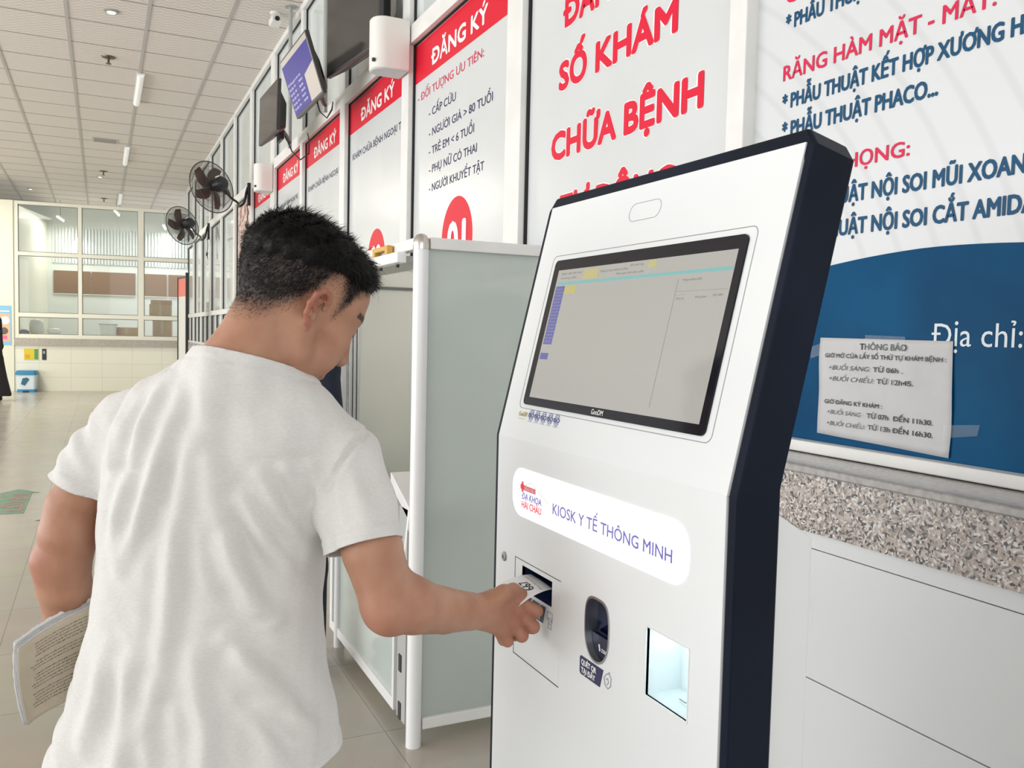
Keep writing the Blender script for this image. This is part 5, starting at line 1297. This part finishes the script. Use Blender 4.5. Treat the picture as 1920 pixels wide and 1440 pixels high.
VOX = 0.0024
gr = [(g_torso, np.array([-0.42, 1.27, 1.1]), 0.42, 0), (g_head, HC_ + HR @ np.array([0, 0, 0.03]), 0.17, 0.016),
      (g_armR, np.array([-0.18, 1.24, 1.12]), 0.25, 0.018), (g_handR, np.array([0.01, 1.36, 0.95]), 0.09, 0.008),
      (g_armL, np.array([-0.64, 1.33, 1.06]), 0.28, 0.018), (g_handL, np.array([-0.69, 1.385, 0.82]), 0.09, 0.008),
      (g_legs, np.array([-0.45, 1.3, 0.45]), 0.58, 0.03)]
up_gr = gr[:6]
v, f = surface(gr, (-0.80, 1.05, -0.0), (0.10, 1.52, 1.64), VOX)
v = relax(v, f, 1, 0.4)
me = mesh_np('person', v - BASE, f)
q = (v.astype(np.float32) - HCf) @ HRf
inhead = (np.linalg.norm(q - A(0, 0, 0.04), axis=1) < 0.165)
h_ = hairline(q); ear = (np.abs(q[:, 0]) > 0.0765) & (np.abs(q[:, 1] + 0.008) < 0.032) & (np.abs(q[:, 2] - 0.002) < 0.042)
stub = sstep(h_, -0.004, 0.050) * inhead * (q[:, 2] > -0.075) * (~ear) * 0.95
brow = inhead & (np.abs(q[:, 2] - 0.040 + 0.10 * (np.abs(q[:, 0]) - 0.03) ** 2 * 10) < 0.0045) & (np.abs(np.abs(q[:, 0]) - 0.034) < 0.025) & (q[:, 1] > 0.045)
lash = inhead & (np.abs(q[:, 2] - 0.0105) < 0.0022) & (np.abs(np.abs(q[:, 0]) - 0.034) < 0.017) & (q[:, 1] > 0.06)
stub = np.maximum(stub, np.where(brow, 0.9, 0)); stub = np.maximum(stub, np.where(lash, 0.95, 0))
mole = np.linalg.norm(q - A(0.047, 0.074, -0.022), axis=1) < 0.0026
stub = np.maximum(stub, np.where(mole & inhead, 0.8, 0))
attr(me, 'stubble', stub)
lips = inhead & (np.abs(q[:, 2] + 0.053) < 0.011) & (np.abs(q[:, 0]) < 0.023) & (q[:, 1] > 0.082)
red = np.where(ear & inhead, 0.65, 0.0) + np.where(lips, 0.6, 0.0)
red += 0.45 * np.exp(-(np.linalg.norm(v - JT['ol'], axis=1) / 0.04) ** 2) + 0.5 * np.exp(-(np.linalg.norm(v - (JT['lel'] + A(-0.03, -0.03, 0.0)), axis=1) / 0.03) ** 2)
red += 0.45 * np.exp(-(np.linalg.norm(v - (JT['im'] * 0.5 + JT['rp'] * 0.5), axis=1) / 0.05) ** 2)
attr(me, 'redness', np.clip(red, 0, 1))
man = link('person', me, skin_mat()); place(man)
tag(man, 'man in a white t-shirt seen from behind, reaching for the ticket at the kiosk', 'person')

# --- hair: cropped cap plus strands ------------------------------------------------
HAIR = mat('black_hair', (0.0045, 0.0038, 0.0038), 0.5, spec=0.25)
def hair_sdf(p):
    q = tohead(p); h = hairline(q)
    top = sstep(q[:, 2], 0.045, 0.10)
    zz = q[:, 2] - np.interp(q[:, 1], [-0.11, -0.06, 0.0, 0.05, 0.09], [0.020, 0.040, 0.066, 0.070, 0.085])
    t = -0.004 + 0.013 * sstep(zz, -0.012, 0.03)
    t += 0.004 * sstep(q[:, 1], 0.045, 0.085) * sstep(q[:, 2], 0.075, 0.11)
    t += 0.0028 * np.sin(q[:, 0] * 95 + 2 * np.sin(q[:, 1] * 60)) * np.sin(q[:, 1] * 80 + 1.3) * top + 0.0016 * np.sin(q[:, 0] * 210 + q[:, 1] * 150) * sstep(h, 0.03, 0.07)
    m = np.stack([np.abs(q[:, 0]), q[:, 1], q[:, 2]], 1)
    d = ell(q, (0, -0.012, 0.050), (0.074, 0.093, 0.071))
    d = sm(d, ell(q, (0, -0.045, 0.035), (0.066, 0.062, 0.066)), 0.03)
    d = sm(d, ell(q, (0, 0.030, 0.048), (0.063, 0.056, 0.056)), 0.03)
    d = np.maximum(d - t, -(d + 0.010))
    return np.maximum(d, -h)
hv, hf = surface([(hair_sdf, HC_ + HR @ np.array([0, 0, 0.05]), 0.2, 0)], HC_ - 0.19, HC_ + 0.20, 0.003)
rng = np.random.default_rng(3)
def strands(v, f):
    """thin tapering blades rooted on the hair cap and the cropped scalp"""
    tri = v[f[:, :3]]; c = tri.mean(1); nrm = np.cross(tri[:, 1] - tri[:, 0], tri[:, 2] - tri[:, 0]); nrm /= np.linalg.norm(nrm, axis=1)[:, None] + 1e-12
    q = (c.astype(np.float32) - HCf) @ HRf; h = hairline(q); nl = nrm @ HR
    outward = (nl * (q - A(0, -0.01, 0.05))).sum(1) > 0
    pr = np.where((h > 0.002) & outward, 1.0, 0.0) * (0.12 + 0.88 * sstep(h, 0.0, 0.06))
    n = 34000
    k = rng.choice(len(c), n, p=pr / pr.sum())
    q, h, nl = q[k] + rng.normal(0, 0.0012, (n, 3)), h[k], nl[k]
    top = sstep(q[:, 2], 0.055, 0.10); front = sstep(q[:, 1], 0.02, 0.085) * top
    L = 0.004 + 0.004 * sstep(h, 0.02, 0.06) + 0.012 * top * rng.random(n) + 0.006 * front * rng.random(n)
    comb = np.stack([0.35 * np.ones(n) + 0 * q[:, 0], 0.75 * np.ones(n), -0.25 + 0 * q[:, 0]], 1) * top[:, None] + np.stack([0 * q[:, 0], -0.25 + 0 * h, -1.0 + 0 * h], 1) * (1 - top)[:, None]
    comb += rng.normal(0, 0.35, (n, 3)); comb -= nl * (comb * nl).sum(1)[:, None]
    comb /= np.linalg.norm(comb, axis=1)[:, None] + 1e-9
    lift = 0.35 + 0.35 * rng.random(n) + 0.15 * top
    stray = rng.random(n) < 0.02; L = np.where(stray & (top > 0.5), L + 0.016, L); lift = np.where(stray, 0.9, lift)
    d0 = comb + nl * lift[:, None]; d0 /= np.linalg.norm(d0, axis=1)[:, None]
    side = np.cross(d0, nl); side /= np.linalg.norm(side, axis=1)[:, None] + 1e-9
    w = np.where(top > 0.3, 0.00050, np.where(h < 0.03, 0.00022, 0.00034))[:, None]
    r0 = q - nl * 0.001; m_ = q + d0 * (L * 0.55)[:, None]; d1 = d0 + comb * 0.5 - nl * 0.25; d1 /= np.linalg.norm(d1, axis=1)[:, None]
    t_ = m_ + d1 * (L * 0.5)[:, None]
    V = np.stack([r0 - side * w, r0 + side * w, m_ - side * w * 0.8, m_ + side * w * 0.8, t_], 1).reshape(-1, 3)
    return HC_ + V @ HR.T, n
scalp = (h_ > 0.0) & inhead & (~ear) & (q[:, 2] > -0.085)
sf0 = f[scalp[f].all(1)]
sv, ns = strands(np.concatenate([hv, v]), np.concatenate([hf, sf0 + len(hv)]))
b0 = len(hv); i5 = (np.arange(ns) * 5 + b0)
faces = hf.tolist() + np.stack([i5, i5 + 1, i5 + 3, i5 + 2], 1).tolist() + np.stack([i5 + 2, i5 + 3, i5 + 4], 1).tolist()
hme = bpy.data.meshes.new('hair'); hme.from_pydata((np.concatenate([hv, sv]) - BASE).tolist(), [], faces); hme.update()
hme.polygons.foreach_set('use_smooth', [True] * len(hme.polygons))
link('hair', hme, HAIR, man)

# --- t-shirt ----------------------------------------------------------------------
CUFR = (A(-0.206, 1.212, 1.094), A(0.28, -0.32, -0.90)); CUFL = (A(-0.652, 1.282, 1.162), A(-0.38, -0.02, -0.92))
ST = [(0.70, -0.462, 1.255, 0.218, 0.150), (0.767, -0.461, 1.257, 0.208, 0.142), (0.832, -0.455, 1.260, 0.195, 0.134), (0.898, -0.453, 1.262, 0.179, 0.127), (0.979, -0.446, 1.266, 0.167, 0.120), (1.052, -0.442, 1.270, 0.164, 0.119), (1.10, -0.440, 1.272, 0.164, 0.119), (1.148, -0.436, 1.273, 0.166, 0.119), (1.21, -0.428, 1.273, 0.170, 0.116), (1.26, -0.418, 1.272, 0.162, 0.108), (1.305, -0.412, 1.268, 0.13, 0.092), (1.345, -0.404, 1.262, 0.082, 0.066)]
def g_shirt(p):
    d = loftsdf(p, ST)
    nb = NECKB + A(0, 0.0, 0.006)
    d = sm(d, rc(p, nb, SHL, 0.062, 0.052), 0.035); d = sm(d, rc(p, nb, SHR, 0.062, 0.052), 0.035)
    d = sm(d, rc(p, A(-0.40, 1.24, 1.325), A(*hp(0, -0.03, -0.02)), 0.070, 0.060), 0.025)
    eR = CUFR[0] + CUFR[1] * 0.05; eL = CUFL[0] + CUFL[1] * 0.05
    sl = chain(p, [SHR, SHR * 0.4 + CUFR[0] * 0.6, eR], [0.052, 0.054, 0.0575], 0.01)
    sl = sm(sl, rc(p, SHR + A(0.012, 0.03, 0.0), eR + A(0.016, 0.03, 0.0), 0.034, 0.036), 0.015)
    s2 = chain(p, [SHL, SHL * 0.4 + CUFL[0] * 0.6, eL], [0.052, 0.049, 0.0485], 0.01)
    return sm(sm(d, sl, 0.018), s2, 0.018)
sv_, sf_ = surface([(g_shirt, np.array([-0.42, 1.26, 1.08]), 0.6, 0)], (-0.80, 1.06, 0.70), (-0.06, 1.46, 1.44), 0.0042)
sv_ = relax(sv_, sf_, 2, 0.5)
# folds: ridges pressed along the lines where the cloth hangs from shoulders and armpits
FOLDS = [(0.0055, 0.011, [(-0.283, 1.205), (-0.271, 1.168), (-0.262, 1.109)]), (0.0060, 0.011, [(-0.309, 1.205), (-0.287, 1.15), (-0.263, 1.083), (-0.255, 1.045)]),
    (0.0060, 0.012, [(-0.342, 1.2), (-0.312, 1.133), (-0.282, 1.082), (-0.257, 1.04)]), (0.0070, 0.014, [(-0.383, 1.106), (-0.354, 1.038), (-0.328, 0.996)]),
    (0.0055, 0.012, [(-0.367, 1.166), (-0.333, 1.107), (-0.299, 1.056)]), (0.0075, 0.014, [(-0.366, 0.943), (-0.323, 0.892), (-0.28, 0.837), (-0.263, 0.798)]),
    (0.0055, 0.013, [(-0.383, 0.977), (-0.345, 0.935), (-0.302, 0.893)]), (0.0060, 0.014, [(-0.344, 0.87), (-0.31, 0.805)]),
    (0.0060, 0.009, [(-0.501, 1.364), (-0.531, 1.337), (-0.554, 1.3), (-0.566, 1.251), (-0.568, 1.21)]), (0.0050, 0.010, [(-0.511, 1.334), (-0.54, 1.292), (-0.552, 1.239), (-0.56, 1.185)]),
    (0.0040, 0.010, [(-0.491, 1.338), (-0.511, 1.281), (-0.523, 1.219)]), (0.0055, 0.012, [(-0.458, 1.31), (-0.474, 1.249), (-0.491, 1.191), (-0.511, 1.128), (-0.54, 1.069)]),
    (0.0055, 0.020, [(-0.418, 1.352), (-0.422, 1.283), (-0.425, 1.213), (-0.421, 1.139), (-0.409, 1.056)]), (0.0060, 0.014, [(-0.446, 1.249), (-0.45, 1.179), (-0.458, 1.117), (-0.462, 1.013), (-0.474, 0.907)]),
    (0.0060, 0.015, [(-0.401, 1.213), (-0.392, 1.131), (-0.376, 1.065), (-0.355, 1.015)]), (0.0050, 0.012, [(-0.532, 1.19), (-0.544, 1.136), (-0.552, 1.086)]),
    (0.0055, 0.014, [(-0.483, 0.907), (-0.491, 0.847), (-0.474, 0.801)]), (0.0060, 0.015, [(-0.583, 0.82), (-0.566, 0.884), (-0.557, 0.947)]),
    (0.0050, 0.014, [(-0.52, 0.79), (-0.515, 0.86), (-0.52, 0.94)]), (-0.0035, 0.0048, [(-0.190, 1.285), (-0.228, 1.232), (-0.260, 1.176)]), (0.0055, 0.014, [(-0.40, 0.79), (-0.405, 0.86), (-0.43, 0.95)])]
def vnorm(v, f):
    n = np.cross(v[f[:, 2]] - v[f[:, 0]], v[f[:, 3]] - v[f[:, 1]]); o = np.zeros_like(v)
    for k in range(4): np.add.at(o, f[:, k], n)
    return o / (np.linalg.norm(o, axis=1)[:, None] + 1e-12)
nr = vnorm(sv_, sf_)
az = sv_[:, [0, 2]]; disp = np.zeros(len(sv_))
def segdist(P, line):
    best = np.full(len(P), 9.0); par = np.zeros(len(P)); n = len(line) - 1
    for i in range(n):
        a, b = np.array(line[i]), np.array(line[i + 1]); ab = b - a; t = np.clip(((P - a) @ ab) / (ab @ ab), 0, 1)
        d = np.linalg.norm(P - a - t[:, None] * ab, axis=1); m = d < best; best[m] = d[m]; par[m] = (i + t[m]) / n
    return best, par
back = np.clip(-nr[:, 1] * 1.6, 0, 1)
for amp, wd, line in FOLDS:
    d, t = segdist(az, line); fade = np.sin(np.pi * (0.12 + 0.80 * t)) ** 0.7
    disp += amp * 1.6 * fade * (np.exp(-(d / wd) ** 2) - 0.55 * np.exp(-((d - wd * 1.7) / (wd * 0.9)) ** 2)) * back
# sleeve creases and general softness
def rip(p, fx, fy, fz, ph): return np.sin(p[:, 0] * fx + p[:, 1] * fy + p[:, 2] * fz + ph)
disp += 0.0016 * rip(sv_, 55, 30, 12, 0.3) * rip(sv_, -20, 35, 38, 1.0) + 0.0009 * rip(sv_, 120, 60, 40, 2.0) * rip(sv_, 30, -90, 70, 0.5)
slR = sstep(sv_[:, 0], -0.245, -0.215) * (sv_[:, 2] < 1.26); slL = sstep(-sv_[:, 0], 0.61, 0.64) * (sv_[:, 2] < 1.27)
along = (sv_[:, 0] * 0.75 + sv_[:, 1] * 0.25) * 150
disp += slR * 0.0028 * np.sin(along + sv_[:, 2] * 40) * np.sin(sv_[:, 2] * 30 + 1) + slL * 0.0022 * np.sin(sv_[:, 2] * 110 + sv_[:, 0] * 120)
# hem flutes
hemw = 1 - sstep(sv_[:, 2], 0.77, 0.90); ang = np.arctan2(sv_[:, 1] - 1.26, sv_[:, 0] + 0.46)
disp += hemw * 0.006 * np.sin(ang * 9 + 0.6)
sv_ = sv_ + nr * disp[:, None]
sme = mesh_np('t_shirt', sv_, sf_)
bm = bmesh.new(); bm.from_mesh(sme)
def cut(co, no, sel):
    no = Vector(no).normalized(); co = Vector(co)
    fs = [f_ for f_ in bm.faces if sel(f_.calc_center_median())]
    g = set(fs); es = {e for f_ in fs for e in f_.edges}; vs = {v_ for f_ in fs for v_ in f_.verts}
    bmesh.ops.bisect_plane(bm, geom=list(g) + list(es) + list(vs), plane_co=co, plane_no=no, clear_outer=True, dist=1e-5)
cut(CUFR[0].tolist(), CUFR[1].tolist(), lambda c: c.x > -0.262 and 1.0 < c.z < 1.16 and (Vector(c) - Vector(CUFR[0].tolist())).length < 0.13)
cut(CUFL[0].tolist(), CUFL[1].tolist(), lambda c: c.x < -0.604 and 1.06 < c.z < 1.22 and (Vector(c) - Vector(CUFL[0].tolist())).length < 0.12)
cut((-0.46, 1.26, 0.772), (-0.02, 0.03, -1), lambda c: c.z < 0.80)
cut((-0.372, 1.178, 1.369), NECKPL, lambda c: c.z > 1.27)
# keep the main piece only
seen = set(); best = []
bm.faces.ensure_lookup_table()
for f0 in bm.faces:
    if f0 in seen: continue
    st = [f0]; comp = []; seen.add(f0)
    while st:
        f_ = st.pop(); comp.append(f_)
        for e in f_.edges:
            for g_ in e.link_faces:
                if g_ not in seen: seen.add(g_); st.append(g_)
    if len(comp) > len(best): best = comp
keep = set(best); bmesh.ops.delete(bm, geom=[f_ for f_ in bm.faces if f_ not in keep], context='FACES')
bm.normal_update()
# turned hems: thicker band with a stitch groove near every edge
bd = np.array([tuple(v_.co) for e in bm.edges if e.is_boundary for v_ in e.verts])
for v_ in bm.verts:
    p = np.array(v_.co)
    if p[2] > 0.82 and p[2] < 1.02: continue
    d = np.sqrt(((bd - p) ** 2).sum(1).min())
    band = 0.020 if p[2] < 1.25 else 0.017
    if d < band + 0.004:
        v_.co += v_.normal * (0.0016 * (1 if d < band else 0) - 0.0012 * math.exp(-((d - band) / 0.0022) ** 2))
for v_ in bm.verts: v_.co -= Vector(BASE.tolist())
bm.to_mesh(sme); bm.free()
sme.polygons.foreach_set('use_smooth', [True] * len(sme.polygons))
SHIRT = shirt_mat()
so_ = link('t_shirt', sme, SHIRT, man)
sd = so_.modifiers.new('thick', 'SOLIDIFY'); sd.thickness = 0.0022; sd.offset = -1

# --- trousers and shoes -------------------------------------------------------------
def g_trou(p): return np.maximum(g_legs(p) - 0.006, np.maximum(0.075 - p[:, 2], p[:, 2] - 0.93))
tv, tf = surface([(g_trou, np.array([-0.45, 1.27, 0.5]), 0.7, 0)], (-0.75, 1.05, 0.02), (-0.15, 1.50, 0.98), 0.009)
link('trousers', mesh_np('trousers', relax(tv, tf, 2) - BASE, tf), mat('dark_trousers', (0.012, 0.013, 0.02), 0.8), man)
def shoe_fn(cx):
    def g(p):
        d = rc(p, A(cx, 1.22, 0.055), A(cx, 1.43, 0.035), 0.046, 0.040); d = sm(d, rc(p, A(cx, 1.24, 0.08), A(cx, 1.23, 0.10), 0.046, 0.044), 0.02)
        return np.maximum(d, -p[:, 2] + 0.002)
    return g
for s in (1, -1):
    cx = -0.45 + 0.108 * s
    a, b = surface([(shoe_fn(cx), np.array([cx, 1.32, 0.05]), 0.25, 0)], (cx - 0.08, 1.12, -0.02), (cx + 0.08, 1.52, 0.18), 0.006)
    link('shoe', mesh_np('shoe', a - BASE, b), mat('black_shoe', (0.015, 0.015, 0.016), 0.45), man)

# --- papers under his left arm -------------------------------------------------------
def papers():
    t = thing('document_papers', 'tattered sheaf of printed yellowed papers held under the man\'s left arm', 'papers')
    place(t)
    top = [A(-0.706, 1.215, 0.930), A(-0.692, 1.245, 0.946), A(-0.668, 1.268, 0.960), A(-0.632, 1.305, 0.972)]
    bot = [A(-0.692, 1.215, 0.818), A(-0.702, 1.242, 0.815), A(-0.680, 1.268, 0.826), A(-0.636, 1.305, 0.838)]
    bow = A(-0.003, -0.004, 0.0)
    def bz(P, s): return P[0] * (1 - s) ** 3 + P[1] * 3 * s * (1 - s) ** 2 + P[2] * 3 * s * s * (1 - s) + P[3] * s ** 3
    def S(s, u, off=0.0):
        p = bz(bot, s) * (1 - u) + bz(top, s) * u + bow * (4 * u * (1 - u)) * (1 - 0.6 * s)
        return p + A(-0.91, 0.41, 0.0) * off
    base = A(*BASE)
    def sheet(name, off, m, wob, s0=0.0, u1=1.0, seed=0):
        ns_, nu_ = 30, 20; vs = []
        r = random.Random(seed)
        jag = [r.uniform(-1, 1) * wob for _ in range(nu_ + 1)]; jt = [r.uniform(-1, 1) * wob for _ in range(ns_ + 1)]
        for i in range(ns_ + 1):
            for j in range(nu_ + 1):
                s = s0 + (1 - s0) * i / ns_; u = u1 * j / nu_
                if i == 0: s += jag[j]
                if j == nu_: u += jt[i]
                vs.append(tuple(S(s, u, off) - base))
        o = MB().add(vs, [(i * (nu_ + 1) + j, (i + 1) * (nu_ + 1) + j, (i + 1) * (nu_ + 1) + j + 1, i * (nu_ + 1) + j + 1) for i in range(ns_) for j in range(nu_)]).build(name, m, t, smooth=True)
        sd = o.modifiers.new('thick', 'SOLIDIFY'); sd.thickness = 0.0006; sd.offset = 0
        return o
    PG = noise_col(mat('yellowed_page', (0.5, 0.45, 0.34), 0.6), (0.43, 0.37, 0.27), (0.52, 0.46, 0.355), 10)
    front = sheet('front_page', 0.0, PG, 0.004, seed=1)
    GRP = mat('grey_pages', (0.40, 0.40, 0.40), 0.6); PL = mat('clear_cover', (0.72, 0.73, 0.73), 0.15, spec=0.8)
    for k in range(5): sheet('inner_page', 0.0022 + 0.0016 * k, GRP if k % 2 else PAPER, 0.004, -0.005 - 0.004 * (k % 2), 1.015 + 0.006 * k, seed=3 + k)
    sheet('plastic_cover', 0.012, PL, 0.010, 0.01, 1.07, seed=20)
    words = ['bệnh nhân khám và điều trị ngoại trú', 'ghi rõ họ tên, tuổi và địa chỉ', 'mang theo thẻ bảo hiểm y tế và giấy tờ', 'khi đến làm thủ tục tại quầy', 'thời gian tiếp nhận hồ sơ hằng ngày', 'phiếu này có giá trị trong ngày', 'đề nghị giữ gìn và xuất trình', 'theo hướng dẫn của nhân viên']
    INK = mat('brown_ink', (0.07, 0.05, 0.04), 0.7)
    r = random.Random(5)
    for k in range(21):
        u = 0.90 - k * 0.038
        if k in (5, 9, 15): continue
        me = text_mesh((words[k % 8] + ' ' + words[(k + 3) % 8])[:62], 0.006 if k in (4, 10) else 0.0)
        n_ = len(me.vertices); co = np.empty(n_ * 3); me.vertices.foreach_get('co', co); co = co.reshape(-1, 3)
        s0 = 0.20 + 0.10 * r.random() + 0.002 * k; x1 = co[:, 0].max()
        out = [tuple(S(s0 + (0.99 - s0) * x / x1, u + 0.022 * y, -0.0008) - base) for x, y, _ in co]
        me.vertices.foreach_set('co', np.array(out).ravel()); me.update()
        link('printed_line', me, INK, front)
papers()

# --- other people --------------------------------------------------------------------
def bystander(label, loc, rz, hgt, dress, female, cm):
    s = hgt / 1.65
    def body(p):
        d = loftsdf(p, [(0.82, 0, 0, 0.15, 0.105), (1.0, 0, 0, 0.125, 0.09), (1.2, 0, 0.0, 0.150, 0.10), (1.30, 0, 0, 0.13, 0.085), (1.37, 0, 0, 0.06, 0.05)])
        d = sm(d, rc(p, A(0, -0.005, 1.32), A(0, 0.015, 1.46), 0.055, 0.05), 0.03)
        d = sm(d, ell(p, (0, 0.02, 1.545), (0.073, 0.092, 0.105)), 0.02); d = sm(d, rc(p, A(0, 0.05, 1.52), A(0, 0.075, 1.45), 0.045, 0.028), 0.02)
        d = sm(d, rc(p, A(0, 0.105, 1.545), A(0, 0.122, 1.51), 0.008, 0.012), 0.01)
        for q in (1, -1):
            d = sm(d, chain(p, [A(0, 0, 1.33), A(0.165 * q, 0, 1.30), A(0.20 * q, -0.01, 1.05), A(0.20 * q, 0.04, 0.83)], [0.06, 0.05, 0.04, 0.026], 0.03), 0.02)
            d = sm(d, ell(p, (0.198 * q, 0.055, 0.77), (0.018, 0.035, 0.065)), 0.02)
            for e in range(4): d = sm(d, rc(p, A(0.198 * q, 0.035 + 0.014 * e, 0.72), A(0.192 * q, 0.045 + 0.014 * e, 0.65 + 0.008 * abs(e - 1.4)), 0.008, 0.007), 0.004)
            d = sm(d, rc(p, A(0.195 * q, 0.085, 0.78), A(0.186 * q, 0.105, 0.72), 0.011, 0.008), 0.008)
            d = sm(d, chain(p, [A(0.08 * q, 0, 0.85), A(0.085 * q, 0.01, 0.46), A(0.09 * q, -0.01, 0.09), A(0.095 * q, 0.12, 0.045)], [0.085, 0.056, 0.036, 0.03], 0.02), 0.03)
            d = sm(d, ell(p, (0.074 * q, 0.01, 1.53), (0.012, 0.022, 0.032)), 0.006)
        return d
    def scaled(fn): return lambda p: fn(p / s) * s
    v, f = surface([(scaled(body), np.array([0, 0, 0.85]), 1.2, 0)], (-0.34, -0.24, -0.01), (0.34, 0.30, hgt + 0.1), 0.012 * s, 16)
    m = mesh_np('person', relax(v, f, 1, 0.4), f); attr(m, 'stubble', np.zeros(len(v))); attr(m, 'redness', np.zeros(len(v)))
    o = link('person', m, MATS['skin']); o.location = loc; o.rotation_euler = (0, 0, rz)
    tag(o, label, 'person')
    def hair(p):
        d = ell(p, (0, 0.008, 1.565), (0.088, 0.100, 0.112))
        if female: d = sm(d, rc(p, A(0, -0.06, 1.54), A(0, -0.10, 1.25), 0.07, 0.045), 0.03)
        return np.maximum(d, -(((p[:, 2] - 1.60) * 0.6 - (p[:, 1] - 0.062))) * 1.0)
    v, f = surface([(scaled(hair), np.array([0, 0, hgt * 0.94]), 0.5, 0)], (-0.2, -0.25, 1.1 * s), (0.2, 0.2, hgt + 0.1), 0.010, 16)
    link('hair', mesh_np('hair', relax(v, f, 1), f), HAIR, o)
    def cloth(p):
        d = loftsdf(p, [(0.80, 0, 0, 0.172, 0.125), (1.0, 0, 0, 0.150, 0.108), (1.2, 0, 0.0, 0.168, 0.115), (1.30, 0, 0, 0.145, 0.10), (1.385, 0, 0, 0.072, 0.062)])
        for q in (1, -1): d = sm(d, chain(p, [A(0, 0, 1.335), A(0.165 * q, 0, 1.302), A(0.20 * q, -0.01, 1.05), A(0.20 * q, 0.035, 0.86)], [0.066, 0.060, 0.052, 0.04], 0.03), 0.02)
        if dress: d = sm(d, loftsdf(p, [(0.10, 0, 0, 0.31, 0.26), (0.45, 0, 0, 0.235, 0.19), (0.85, 0, 0, 0.17, 0.125)]) - 0.004 * np.sin(9 * np.arctan2(p[:, 1], p[:, 0])), 0.03)
        return np.maximum(d, p[:, 2] - 1.375)
    v, f = surface([(scaled(cloth), np.array([0, 0, 0.8]), 1.2, 0)], (-0.40, -0.32, 0.05), (0.40, 0.32, 1.5 * s), 0.012, 16)
    link('long_dress' if dress else 'shirt', mesh_np('clothing', relax(v, f, 2), f), cm, o)
    if not dress:
        def tr(p):
            d = None
            for q in (1, -1):
                e = chain(p, [A(0.08 * q, 0, 0.85), A(0.085 * q, 0.01, 0.46), A(0.09 * q, -0.005, 0.06)], [0.105, 0.098, 0.092], 0.02); d = e if d is None else sm(d, e, 0.02)
            return np.maximum(d, 0.05 - p[:, 2])
        v, f = surface([(scaled(tr), np.array([0, 0, 0.5]), 0.8, 0)], (-0.3, -0.3, 0.0), (0.3, 0.3, 1.0), 0.012, 16)
        link('trousers', mesh_np('trousers', relax(v, f, 2), f), mat('navy_black_cloth', (0.010, 0.011, 0.017), 0.8), o)
    for q in (1, -1):
        def sh(p): return np.maximum(sm(rc(p, A(0.095 * q, -0.04, 0.05), A(0.097 * q, 0.15, 0.035), 0.046, 0.038), rc(p, A(0.092 * q, -0.02, 0.08), A(0.092 * q, -0.01, 0.09), 0.043, 0.042), 0.02), 0.002 - p[:, 2])
        v, f = surface([(scaled(sh), np.array([0.095 * q, 0.05, 0.05]) * s, 0.3, 0)], np.array([0.095 * q - 0.08, -0.13, -0.02]), np.array([0.095 * q + 0.08, 0.22, 0.17]), 0.010, 10)
        link('shoe', mesh_np('shoe', v, f), mat('black_shoe', (0, 0, 0)), o)
    return o
bystander('person in dark navy clothes standing beyond the booth, mostly hidden behind the man', (0.653, 3.459, 0), math.radians(-22), 1.60, False, False, mat('navy_cloth', (0.010, 0.016, 0.034), 0.8))
bystander('distant person in a long black dress cut by the left edge of the photo', (-1.77, 18.2, 0), math.radians(120), 1.58, True, True, mat('black_dress_cloth', (0.014, 0.010, 0.013), 0.75))
